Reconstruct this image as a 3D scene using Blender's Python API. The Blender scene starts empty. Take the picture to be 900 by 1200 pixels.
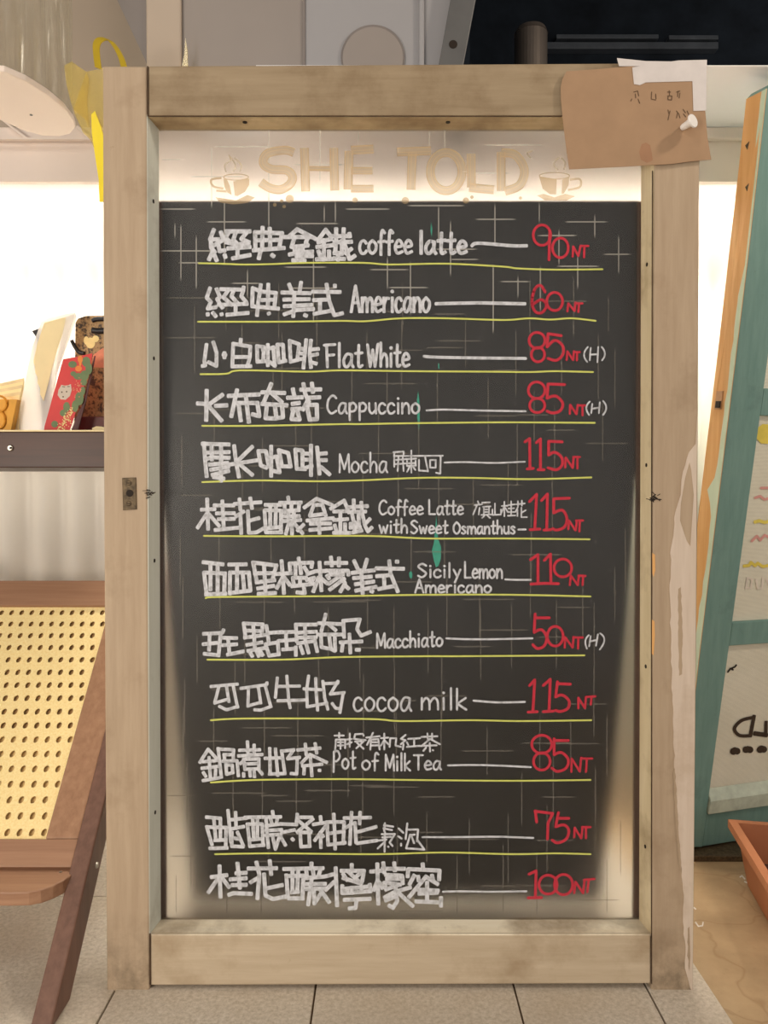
import bpy, bmesh, math, random
from mathutils import Vector, Matrix

random.seed(7)
scene = bpy.context.scene
COL = scene.collection

# ------------------------------------------------------------------ camera
CAM_D, CAM_Z, FPX, PITCH = 1.32, 0.8635, 900.0, math.radians(1.31)
camd = bpy.data.cameras.new('camera')
cam = bpy.data.objects.new('camera', camd)
COL.objects.link(cam)
cam.location = (0, -CAM_D, CAM_Z)
cam.rotation_euler = (math.pi / 2 - PITCH, 0, 0)
camd.sensor_fit = 'VERTICAL'
camd.sensor_height = 36.0
camd.lens = FPX / 1200.0 * 36.0
camd.clip_start = 0.02
scene.camera = cam

# ------------------------------------------------------------------ world, lamps, exposure
world = bpy.data.worlds.new('world')
scene.world = world
world.use_nodes = True
bg = world.node_tree.nodes['Background']
bg.inputs[0].default_value = (1.0, 0.91, 0.82, 1)
bg.inputs[1].default_value = 0.66

def area_light(name, loc, target, size, power, color):
    d = bpy.data.lights.new(name, 'AREA')
    d.shape = 'DISK'
    d.size = size
    d.energy = power
    d.color = color
    o = bpy.data.objects.new(name, d)
    COL.objects.link(o)
    o.location = loc
    o.rotation_euler = (Vector(target) - Vector(loc)).to_track_quat('-Z', 'Y').to_euler()
    return o

area_light('ceiling_spot', (1.55, -0.62, 2.38), (0.1, 0.0, 0.8), 0.16, 13, (1.0, 0.86, 0.70))
area_light('upper_fill_light', (-0.9, -1.6, 2.9), (-0.35, 0.2, 0.2), 0.7, 14, (1.0, 0.90, 0.79))  # added fill from behind the camera, stands for no known lamp
area_light('low_left_fill_light', (-1.7, -2.0, 0.85), (-0.1, 0.0, 0.25), 0.7, 30, (1.0, 0.89, 0.76))  # invented soft light, brightens the chair and the lower frame

rear_fill = area_light('rear_fill_light', (0.0, 0.66, 1.60), (0.0, 0.50, 0.0), 0.05, 12, (1.0, 0.91, 0.77))  # added below the strip to brighten floor and wall behind the board
rear_fill.data.shape = 'RECTANGLE'; rear_fill.data.size = 3.4; rear_fill.data.size_y = 0.05
rear_fill.rotation_euler = (math.radians(-7), 0, 0)
rear_fill.data.spread = math.radians(70)

vs = scene.view_settings
vs.view_transform = 'Standard'
vs.look = 'None'
vs.gamma = 1.0
vs.use_curve_mapping = False
vs.exposure = 0.0
scene.cycles.max_bounces = 10
scene.cycles.transparent_max_bounces = 16

# ------------------------------------------------------------------ pixel rays -> points on real planes
_R = Vector((1, 0, 0))
_F = Vector((0, math.cos(PITCH), -math.sin(PITCH)))
_U = Vector((0, math.sin(PITCH), math.cos(PITCH)))
_C = Vector(cam.location)

def ray(px, py):
    return _R * ((px - 450) / FPX) + _U * ((600 - py) / FPX) + _F

def P(px, py, Y):
    d = ray(px, py)
    return _C + d * ((Y - _C.y) / d.y)

def PZ(px, py, Z):
    d = ray(px, py)
    return _C + d * ((Z - _C.z) / d.z)

def PP(px, py, o, n):
    d = ray(px, py)
    return _C + d * ((o - _C).dot(n) / d.dot(n))

# ------------------------------------------------------------------ materials
def lin(c):
    return tuple(((v / 255.0) / 12.92 if v / 255.0 <= 0.04045 else ((v / 255.0 + 0.055) / 1.055) ** 2.4) for v in c)

class NT:
    def __init__(self, name):
        self.m = bpy.data.materials.new(name)
        self.m.use_nodes = True
        self.t = self.m.node_tree
        self.b = self.t.nodes['Principled BSDF']
        self.out = self.t.nodes['Material Output']
    def n(self, typ, **kw):
        x = self.t.nodes.new(typ)
        for k, v in kw.items():
            setattr(x, k, v)
        return x
    def l(self, a, b):
        self.t.links.new(a, b)
    def coord(self, scale=(1, 1, 1)):
        tc = self.n('ShaderNodeTexCoord')
        mp = self.n('ShaderNodeMapping')
        mp.inputs['Scale'].default_value = scale
        self.l(tc.outputs['Object'], mp.inputs['Vector'])
        return mp.outputs['Vector']
    def noise(self, vec, scale, detail=5, rough=0.6):
        x = self.n('ShaderNodeTexNoise')
        x.inputs['Scale'].default_value = scale
        x.inputs['Detail'].default_value = detail
        x.inputs['Roughness'].default_value = rough
        self.l(vec, x.inputs['Vector'])
        return x.outputs['Fac']
    def ramp(self, fac, stops):
        r = self.n('ShaderNodeValToRGB')
        els = r.color_ramp.elements
        while len(els) < len(stops):
            els.new(0.5)
        for e, (p, c) in zip(els, stops):
            e.position = p
            e.color = tuple(c) + (1,) if len(c) == 3 else c
        self.l(fac, r.inputs['Fac'])
        return r.outputs['Color']
    def mix(self, fac, a, b, mode='MIX'):
        x = self.n('ShaderNodeMix', data_type='RGBA', blend_type=mode)
        for s, v in ((0, fac), (6, a), (7, b)):
            if hasattr(v, 'is_linked') or hasattr(v, 'links'):
                self.l(v, x.inputs[s])
            elif s == 0:
                x.inputs[0].default_value = v
            else:
                x.inputs[s].default_value = tuple(v) + (1,)
        return x.outputs[2]
    def bump(self, h, strength=0.3, dist=0.002):
        x = self.n('ShaderNodeBump')
        x.inputs['Strength'].default_value = strength
        x.inputs['Distance'].default_value = dist
        self.l(h, x.inputs['Height'])
        self.l(x.outputs['Normal'], self.b.inputs['Normal'])

def flat(name, rgb, rough=0.6, metal=0.0, var=0.12, scale=30, spec=0.4):
    k = NT(name)
    c = lin(rgb)
    v = k.coord()
    f = k.noise(v, scale, 4)
    lo = tuple(x * (1 - var) for x in c)
    hi = tuple(min(1, x * (1 + var)) for x in c)
    k.l(k.ramp(f, [(0.3, lo), (0.7, hi)]), k.b.inputs['Base Color'])
    k.b.inputs['Roughness'].default_value = rough
    k.b.inputs['Metallic'].default_value = metal
    k.b.inputs['Specular IOR Level'].default_value = spec
    return k.m

def painted_wood(name, a, b, dirt, axis='z', dirt_at=0.66, foot=False):
    """old paint: long streaks, blotches and dark grime spots"""
    k = NT(name)
    sc = {'z': (22, 22, 1.6), 'x': (1.6, 22, 22)}[axis]
    f1 = k.noise(k.coord(sc), 3.0, 6, 0.65)
    f2 = k.noise(k.coord(), 7.0, 6, 0.62)
    f3 = k.noise(k.coord(), 34.0, 5, 0.7)
    c1 = k.ramp(f1, [(0.32, lin(a)), (0.68, lin(b))])
    c2 = k.mix(k.ramp(f2, [(dirt_at - 0.16, (0, 0, 0)), (dirt_at + 0.1, (0.75, 0.75, 0.75))]), c1, lin(dirt))
    c3 = k.mix(k.ramp(f3, [(0.66, (0, 0, 0)), (0.78, (0.45, 0.45, 0.45))]), c2, lin(dirt))
    if foot:
        tc = k.n('ShaderNodeTexCoord'); sx = k.n('ShaderNodeSeparateXYZ')
        k.l(tc.outputs['Object'], sx.inputs[0])
        mr = k.n('ShaderNodeMapRange'); mr.inputs['From Min'].default_value = 0.14; mr.inputs['From Max'].default_value = 0.0
        k.l(sx.outputs['Z'], mr.inputs['Value'])
        mm = k.n('ShaderNodeMath', operation='MULTIPLY')
        k.l(mr.outputs[0], mm.inputs[0])
        k.l(k.ramp(k.noise(k.coord(), 26, 6, 0.7), [(0.40, (0, 0, 0)), (0.66, (1, 1, 1))]), mm.inputs[1])
        m7 = k.n('ShaderNodeMath', operation='MULTIPLY'); m7.inputs[1].default_value = 0.75
        k.l(mm.outputs[0], m7.inputs[0])
        c3 = k.mix(m7.outputs[0], c3, lin((104, 92, 74)))
    k.l(c3, k.b.inputs['Base Color'])
    k.b.inputs['Roughness'].default_value = 0.62
    k.b.inputs['Specular IOR Level'].default_value = 0.3
    k.bump(f1, 0.25, 0.002)
    return k.m

def wood(name, a, b, axis='z', rough=0.45):
    k = NT(name)
    sc = {'z': (30, 30, 1.2), 'x': (1.2, 30, 30)}[axis]
    f1 = k.noise(k.coord(sc), 2.4, 6, 0.6)
    k.l(k.ramp(f1, [(0.3, lin(a)), (0.72, lin(b))]), k.b.inputs['Base Color'])
    k.b.inputs['Roughness'].default_value = rough
    k.b.inputs['Specular IOR Level'].default_value = 0.35
    k.bump(f1, 0.12, 0.001)
    return k.m

M = {}
M['stile'] = painted_wood('khaki_old_paint', (170, 149, 125), (184, 164, 140), (136, 113, 88), 'z', 0.70, True)
M['rail'] = painted_wood('khaki_old_paint_across', (188, 171, 146), (202, 186, 162), (148, 124, 94), 'x', 0.68)
M['toprail'] = painted_wood('khaki_grimy_paint_across', (150, 132, 106), (166, 148, 122), (112, 90, 62), 'x', 0.64)
M['bead_cream'] = painted_wood('cream_bead_paint', (205, 187, 150), (220, 204, 170), (120, 92, 58), 'z', 0.66)
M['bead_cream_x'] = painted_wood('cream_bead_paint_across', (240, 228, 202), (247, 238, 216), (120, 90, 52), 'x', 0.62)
M['bead_mint'] = painted_wood('pale_grey_green_bead_paint', (210, 212, 200), (220, 222, 212), (140, 130, 108), 'z', 0.74)
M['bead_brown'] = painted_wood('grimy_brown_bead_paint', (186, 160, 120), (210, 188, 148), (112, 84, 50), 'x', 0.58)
M['peel'] = painted_wood('flaking_pinkish_paint', (204, 187, 170), (218, 203, 188), (170, 146, 118), 'z', 0.68)
M['hole'] = flat('dark_hole', (38, 28, 20), 0.8, var=0.3)
M['iron'] = flat('rusty_dark_iron', (92, 78, 58), 0.55, 0.4, 0.5, 140)
def blackboard():
    k = NT('matt_black_board')
    f1 = k.noise(k.coord((14, 14, 1.3)), 2.2, 6, 0.65)
    f2 = k.noise(k.coord(), 3.0, 4, 0.6)
    c = k.ramp(f1, [(0.38, lin((35, 34, 36))), (0.60, lin((44, 42, 43))), (0.78, lin((60, 57, 57)))])
    c = k.mix(k.ramp(f2, [(0.45, (0, 0, 0)), (0.8, (0.35, 0.35, 0.35))]), c, lin((58, 54, 54)))
    k.l(c, k.b.inputs['Base Color'])
    k.b.inputs['Roughness'].default_value = 0.7
    k.b.inputs['Specular IOR Level'].default_value = 0.25
    return k.m
M['panel_black'] = blackboard()
M['corrugated'] = flat('white_corrugated_sheet', (226, 220, 210), 0.42, 0, 0.03, 4)
M['white_paint'] = flat('white_painted_panel', (150, 142, 137), 0.5, 0, 0.04, 3)
M['cool_paint'] = flat('cool_white_panel', (160, 159, 162), 0.45, 0, 0.03, 3)
M['warm_paint'] = flat('warm_white_panel', (184, 169, 153), 0.5, 0, 0.04, 3)
M['grey_paint'] = flat('grey_painted_panel', (130, 123, 120), 0.5, 0, 0.05, 3)
M['soffit'] = flat('white_soffit', (238, 238, 242), 0.5, 0, 0.03, 3)
M['fascia'] = flat('white_fascia_board', (236, 222, 212), 0.5, 0, 0.03, 5)
M['black_ceiling'] = flat('black_painted_ceiling', (32, 39, 48), 0.85, 0, 0.4, 6, 0.2)
M['grey_steel'] = flat('grey_steel', (104, 104, 104), 0.5, 0.3, 0.1, 10)
M['duct'] = flat('galvanised_pipe', (126, 116, 108), 0.42, 0.6, 0.12, 12)
M['dark_rail'] = flat('dark_rail', (84, 90, 98), 0.6, 0.1, 0.2, 12)
def marker(name, rgb, lo=0.72):
    """opaque paint marker with dry streaks through which the board shows"""
    k = NT(name)
    c = lin(rgb)
    f1 = k.noise(k.coord((1, 1, 1)), 95, 5, 0.7)
    f2 = k.noise(k.coord((1, 1, 0.35)), 260, 3, 0.7)
    col = k.ramp(f1, [(0.3, tuple(v * 0.80 for v in c)), (0.65, c)])
    k.l(col, k.b.inputs['Base Color'])
    k.b.inputs['Roughness'].default_value = 0.75
    k.b.inputs['Specular IOR Level'].default_value = 0.2
    mx = k.n('ShaderNodeMath', operation='MULTIPLY')
    k.l(k.ramp(f1, [(0.32, (lo, lo, lo)), (0.52, (1, 1, 1))]), mx.inputs[0])
    k.l(k.ramp(f2, [(0.30, (lo, lo, lo)), (0.50, (1, 1, 1))]), mx.inputs[1])
    k.l(mx.outputs[0], k.b.inputs['Alpha'])
    return k.m
M['chalk'] = marker('white_paint_marker', (216, 219, 226))
M['chalk_grey'] = flat('thin_white_paint_marker', (206, 200, 194), 0.75, 0, 0.13, 120, 0.2)
M['chalk_red'] = flat('red_paint_marker', (192, 54, 70), 0.7, 0, 0.14, 150, 0.2)
M['chalk_yellow'] = flat('yellow_paint_marker', (206, 212, 112), 0.7, 0, 0.1, 120, 0.2)
M['chalk_teal'] = flat('teal_paint_marker', (70, 152, 132), 0.7, 0, 0.15, 90, 0.2)
M['kraft'] = flat('kraft_paper', (168, 138, 110), 0.8, 0, 0.07, 18, 0.2)
M['kraft_stain'] = flat('stained_kraft_paper', (162, 124, 97), 0.8, 0, 0.06, 30, 0.2)
M['ink'] = flat('brown_black_ink', (96, 76, 58), 0.8, 0, 0.2, 60, 0.2)
M['pin'] = flat('white_plastic_pin', (236, 232, 228), 0.35, 0, 0.02, 10)
M['chairwood'] = wood('walnut_stained_wood', (146, 108, 82), (170, 132, 103), 'z')
M['chairwood_x'] = wood('walnut_stained_wood_across', (146, 108, 84), (168, 130, 103), 'x')
M['legwood'] = wood('dark_walnut_leg', (100, 72, 60), (122, 90, 76), 'z')
M['traywood'] = wood('dark_brown_tray_wood', (58, 34, 26), (78, 47, 35), 'x', 0.4)
M['bolt'] = flat('steel_bolt', (168, 160, 150), 0.3, 0.8, 0.15, 60)
M['orange_wood'] = wood('raw_orange_wood', (222, 164, 98), (236, 186, 124), 'z', 0.6)
M['teal'] = painted_wood('teal_green_paint', (110, 146, 139), (124, 158, 151), (76, 100, 94), 'z', 0.72)
M['mint'] = painted_wood('pale_mint_paint', (206, 222, 194), (218, 230, 204), (196, 178, 130), 'z', 0.74)
M['terracotta'] = flat('terracotta_plastic', (184, 118, 80), 0.5, 0, 0.06, 14)
M['planter_inner'] = flat('dark_inner_tray', (58, 28, 22), 0.9, 0, 0.3, 60)  # plain dark brown for the inside of the empty planter
M['ivory'] = flat('cream_paper', (244, 226, 178), 0.7, 0, 0.03, 20)
M['red_print'] = flat('red_printed_paper', (216, 66, 66), 0.55, 0, 0.06, 20)
M['green_print'] = flat('green_printed_leaves', (112, 132, 92), 0.6, 0, 0.1, 50)
M['orange_print'] = flat('orange_printed_flower', (234, 138, 66), 0.6, 0, 0.08, 40)
M['seam'] = flat('brown_open_seam', (74, 56, 40), 0.85, 0, 0.4, 60)
M['dark_print'] = flat('dark_brown_print', (62, 48, 36), 0.8, 0, 0.25, 160)
M['cream_print'] = flat('cream_printed_dots', (240, 216, 150), 0.6, 0, 0.08, 40)
M['grey_print'] = flat('pale_printed_motif', (214, 200, 186), 0.6, 0, 0.05, 40)
M['black_ribbon'] = flat('black_ribbon', (34, 32, 36), 0.4, 0, 0.2, 30)
M['salmon'] = flat('salmon_print', (224, 142, 110), 0.6, 0, 0.12, 60)
M['darkred'] = flat('dark_red_wood', (84, 36, 34), 0.5, 0, 0.15, 20)
M['mustard'] = flat('mustard_cardboard', (226, 166, 66), 0.6, 0, 0.1, 20)
M['mustard_dark'] = flat('dark_mustard_card', (206, 138, 36), 0.6, 0, 0.1, 20)

def bag_print():
    k = NT('brown_leafy_print')
    f = k.noise(k.coord(), 85, 3, 0.7)
    k.l(k.ramp(f, [(0.38, lin((62, 44, 30))), (0.46, lin((150, 116, 74))), (0.58, lin((186, 150, 100))), (0.66, lin((92, 66, 42)))]), k.b.inputs['Base Color'])
    k.b.inputs['Roughness'].default_value = 0.5
    return k.m
M['bag_print'] = bag_print()

def floor_tile():
    k = NT('speckled_stone_tile')
    f1 = k.noise(k.coord(), 130, 5, 0.75)
    f2 = k.noise(k.coord(), 5, 4)
    c = k.ramp(f1, [(0.35, lin((176, 166, 150))), (0.55, lin((206, 196, 182))), (0.7, lin((220, 212, 200)))])
    c = k.mix(k.ramp(f2, [(0.35, (0, 0, 0)), (0.75, (0.5, 0.5, 0.5))]), c, lin((178, 160, 136)))
    k.l(c, k.b.inputs['Base Color'])
    k.b.inputs['Roughness'].default_value = 0.65
    k.bump(f1, 0.35, 0.002)
    return k.m
M['tile'] = floor_tile()
M['grout'] = flat('dark_grout', (112, 92, 70), 0.9, 0, 0.2, 30)

def concrete():
    k = NT('worn_brown_concrete')
    f2 = k.noise(k.coord(), 6, 6, 0.6)
    f1 = k.noise(k.coord(), 90, 4, 0.7)
    vo = k.n('ShaderNodeTexVoronoi', feature='DISTANCE_TO_EDGE')
    vo.inputs['Scale'].default_value = 5.0
    wv = k.coord()
    nz = k.n('ShaderNodeTexNoise')
    nz.inputs['Scale'].default_value = 9
    k.l(wv, nz.inputs['Vector'])
    w = k.mix(0.12, wv, nz.outputs['Color'])
    k.l(w, vo.inputs['Vector'])
    c = k.ramp(f2, [(0.3, lin((146, 120, 88))), (0.55, lin((170, 143, 108))), (0.75, lin((184, 158, 122)))])
    c = k.mix(k.ramp(vo.outputs['Distance'], [(0.0, (0.4, 0.4, 0.4)), (0.02, (0, 0, 0))]), c, lin((128, 92, 54)))
    c = k.mix(k.ramp(f1, [(0.62, (0, 0, 0)), (0.75, (0.3, 0.3, 0.3))]), c, lin((120, 92, 60)))
    k.l(c, k.b.inputs['Base Color'])
    k.b.inputs['Roughness'].default_value = 0.55
    k.bump(f1, 0.2, 0.002)
    return k.m
M['concrete'] = concrete()

def cane():
    k = NT('woven_yellow_cane')
    f = k.noise(k.coord((1, 1, 1)), 260, 3, 0.7)
    k.l(k.ramp(f, [(0.35, lin((244, 216, 148))), (0.65, lin((253, 232, 172)))]), k.b.inputs['Base Color'])
    k.b.inputs['Roughness'].default_value = 0.55
    k.bump(f, 0.4, 0.001)
    return k.m
M['cane'] = cane()
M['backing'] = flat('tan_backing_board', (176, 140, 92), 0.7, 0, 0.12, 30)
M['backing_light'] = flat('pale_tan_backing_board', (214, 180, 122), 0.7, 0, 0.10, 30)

def screen():
    k = NT('beige_insect_screen')
    ws = []
    for ax in ('X', 'Z'):
        w = k.n('ShaderNodeTexWave', wave_type='BANDS', bands_direction=ax)
        w.inputs['Scale'].default_value = 125
        w.inputs['Distortion'].default_value = 0.6
        k.l(k.coord(), w.inputs['Vector'])
        ws.append(w.outputs['Fac'])
    mx = k.n('ShaderNodeMath', operation='MAXIMUM')
    k.l(ws[0], mx.inputs[0]); k.l(ws[1], mx.inputs[1])
    f = k.noise(k.coord(), 6, 4)
    c = k.ramp(f, [(0.35, lin((234, 231, 212))), (0.7, lin((246, 243, 226)))])
    c = k.mix(k.ramp(mx.outputs[0], [(0.55, (0.45, 0.45, 0.45)), (0.8, (0, 0, 0))]), c, lin((140, 134, 112)))
    k.l(c, k.b.inputs['Base Color'])
    k.b.inputs['Roughness'].default_value = 0.8
    al = k.ramp(mx.outputs[0], [(0.5, (0.78, 0.78, 0.78)), (0.75, (1, 1, 1))])
    k.l(al, k.b.inputs['Alpha'])
    return k.m
M['screen'] = screen()

def glass():
    k = NT('lightly_frosted_glass')
    k.b.inputs['Base Color'].default_value = (0.97, 0.975, 0.96, 1)
    k.b.inputs['Roughness'].default_value = 0.27
    k.b.inputs['IOR'].default_value = 1.45
    k.b.inputs['Transmission Weight'].default_value = 1.0
    return k.m
M['glass'] = glass()

def veil(name, rgb, alpha, tint=(1, 1, 1), rough=0.7, gloss=0.0):
    """thin see-through layer: part diffuse + translucent, part clear"""
    k = NT(name)
    tr = k.n('ShaderNodeBsdfTransparent'); tr.inputs[0].default_value = tuple(tint) + (1,)
    df = k.n('ShaderNodeBsdfDiffuse'); df.inputs[0].default_value = lin(rgb) + (1,)
    tl = k.n('ShaderNodeBsdfTranslucent'); tl.inputs[0].default_value = lin(rgb) + (1,)
    m1 = k.n('ShaderNodeMixShader'); m1.inputs[0].default_value = 0.5
    k.l(df.outputs[0], m1.inputs[1]); k.l(tl.outputs[0], m1.inputs[2])
    m2 = k.n('ShaderNodeMixShader'); m2.inputs[0].default_value = alpha
    k.l(tr.outputs[0], m2.inputs[1]); k.l(m1.outputs[0], m2.inputs[2])
    last = m2
    if gloss:
        gl = k.n('ShaderNodeBsdfGlossy'); gl.inputs['Roughness'].default_value = 0.15
        m3 = k.n('ShaderNodeMixShader'); m3.inputs[0].default_value = gloss
        k.l(m2.outputs[0], m3.inputs[1]); k.l(gl.outputs[0], m3.inputs[2])
        last = m3
    k.l(last.outputs[0], k.out.inputs['Surface'])
    return k.m
M['tan_paint'] = veil('tan_translucent_paint', (222, 198, 160), 0.5, (0.91, 0.84, 0.74))
M['tan_paint_soft'] = veil('pale_tan_translucent_paint', (232, 214, 184), 0.36, (0.95, 0.91, 0.84))
M['scored'] = veil('lit_scored_glass_line', (246, 242, 232), 0.55, (1, 1, 1))  # upper lines: the strip light's glow painted in as a brighter copy
M['scored_shaded'] = veil('shaded_scored_glass_line', (226, 220, 210), 0.22, (0.86, 0.84, 0.80))  # same lines lower down, weaker light painted in as a dimmer copy
M['tape'] = flat('white_paper_tape', (214, 208, 206), 0.8, 0, 0.05, 40)
M['clear_plastic'] = veil('clear_plastic', (224, 216, 200), 0.10, (0.97, 0.97, 0.95), gloss=0.05)
M['clear_sleeve'] = veil('cloudy_plastic_sleeve', (244, 240, 234), 0.62, gloss=0.08)
M['yellow_film'] = veil('yellow_translucent_film', (226, 208, 120), 0.26, (0.98, 0.94, 0.78), gloss=0.03)
M['yellow_loop'] = veil('yellow_loop_film', (216, 196, 70), 0.7, (0.96, 0.90, 0.5))
M['yellow_strap'] = flat('yellow_plastic_strap', (244, 222, 44), 0.4, 0, 0.04, 10)

def led():
    k = NT('led_strip_glow')
    e = k.n('ShaderNodeEmission')
    e.inputs[0].default_value = (1.0, 0.95, 0.86, 1)
    e.inputs[1].default_value = 24.0
    k.l(e.outputs[0], k.out.inputs['Surface'])
    return k.m
M['led'] = led()

# ------------------------------------------------------------------ mesh helpers
class MB:
    def __init__(self):
        self.v, self.f = [], []
    def face(self, pts):
        i = len(self.v)
        self.v += [tuple(p) for p in pts]
        self.f.append(tuple(range(i, i + len(pts))))
    def prism(self, poly, vec):
        vec = Vector(vec)
        a = [Vector(p) for p in poly]
        b = [p + vec for p in a]
        i = len(self.v); n = len(a)
        self.v += [tuple(p) for p in a + b]
        self.f.append(tuple(range(i, i + n)))
        self.f.append(tuple(range(i + 2 * n - 1, i + n - 1, -1)))
        for k in range(n):
            j = (k + 1) % n
            self.f.append((i + j, i + k, i + n + k, i + n + j))
        return self
    def box(self, x0, x1, y0, y1, z0, z1):
        return self.prism([(x0, y0, z0), (x1, y0, z0), (x1, y0, z1), (x0, y0, z1)], (0, y1 - y0, 0))
    def disc(self, c, r, axis, h, seg=20, r2=None):
        c = Vector(c); ax = Vector(axis).normalized()
        u = ax.orthogonal().normalized(); w = ax.cross(u)
        r2 = r if r2 is None else r2
        i = len(self.v)
        for rr, off in ((r, 0), (r2, h)):
            for k in range(seg):
                a = 2 * math.pi * k / seg
                self.v.append(tuple(c + ax * off + (u * math.cos(a) + w * math.sin(a)) * rr))
        self.f.append(tuple(range(i + seg - 1, i - 1, -1)))
        self.f.append(tuple(range(i + seg, i + 2 * seg)))
        for k in range(seg):
            j = (k + 1) % seg
            self.f.append((i + k, i + j, i + seg + j, i + seg + k))
        return self
    def tube(self, path, r, seg=10):
        path = [Vector(p) for p in path]
        i = len(self.v); n = len(path)
        up = None
        for k, p in enumerate(path):
            t = (path[min(k + 1, n - 1)] - path[max(k - 1, 0)]).normalized()
            if up is None:
                up = t.orthogonal().normalized()
            u = (up - t * up.dot(t)).normalized(); up = u
            w = t.cross(u)
            for s in range(seg):
                a = 2 * math.pi * s / seg
                self.v.append(tuple(p + (u * math.cos(a) + w * math.sin(a)) * r))
        for k in range(n - 1):
            for s in range(seg):
                q = (s + 1) % seg
                self.f.append((i + k * seg + s, i + k * seg + q, i + (k + 1) * seg + q, i + (k + 1) * seg + s))
        self.f.append(tuple(range(i + seg - 1, i - 1, -1)))
        self.f.append(tuple(range(i + (n - 1) * seg, i + n * seg)))
        return self
    def build(self, name, mat, parent=None, bevel=0.0, smooth=False, fix=True, solid=0.0):
        me = bpy.data.meshes.new(name)
        me.from_pydata(self.v, [], self.f)
        if fix:
            bm = bmesh.new(); bm.from_mesh(me)
            bmesh.ops.recalc_face_normals(bm, faces=bm.faces)
            bm.to_mesh(me); bm.free()
        me.materials.append(mat)
        o = bpy.data.objects.new(name, me)
        COL.objects.link(o)
        if parent is not None:
            o.parent = parent
            o.matrix_parent_inverse = parent.matrix_world.inverted()
        if solid:
            s = o.modifiers.new('thickness', 'SOLIDIFY'); s.thickness = solid; s.offset = 0
        if bevel:
            b = o.modifiers.new('bevel', 'BEVEL'); b.width = bevel; b.segments = 2
            b.limit_method = 'ANGLE'; b.angle_limit = math.radians(40)
        if smooth:
            for p in me.polygons:
                p.use_smooth = True
        return o

def thing(name, label, cat, loc, group=None):
    o = bpy.data.objects.new(name, None)
    COL.objects.link(o)
    o.location = loc
    o.empty_display_size = 0.05
    o['label'] = label; o['category'] = cat
    if group: o['group'] = group
    bpy.context.view_layer.update()
    return o

def tag(o, label, cat, group=None):
    o['label'] = label; o['category'] = cat
    if group: o['group'] = group
    return o

def struct(o, label=None):
    o['kind'] = 'structure'
    if label: o['label'] = label
    return o

def pxprism(mb, pts, Y, depth):
    """outline seen at pixels pts standing on the upright plane y=Y, with a real thickness"""
    return mb.prism([P(x, y, Y) for x, y in pts], (0, depth, 0))

# ---- pen strokes on a plane
def smooth_path(pts, n=5):
    if len(pts) < 3:
        return pts
    out = []
    for i in range(len(pts) - 1):
        p0 = pts[max(i - 1, 0)]; p1 = pts[i]; p2 = pts[i + 1]; p3 = pts[min(i + 2, len(pts) - 1)]
        for k in range(n):
            t = k / n
            out.append(tuple(0.5 * ((2 * p1[j]) + (-p0[j] + p2[j]) * t + (2 * p0[j] - 5 * p1[j] + 4 * p2[j] - p3[j]) * t * t
                                    + (-p0[j] + 3 * p1[j] - 3 * p2[j] + p3[j]) * t ** 3) for j in (0, 1)))
    out.append(pts[-1])
    return out

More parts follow.
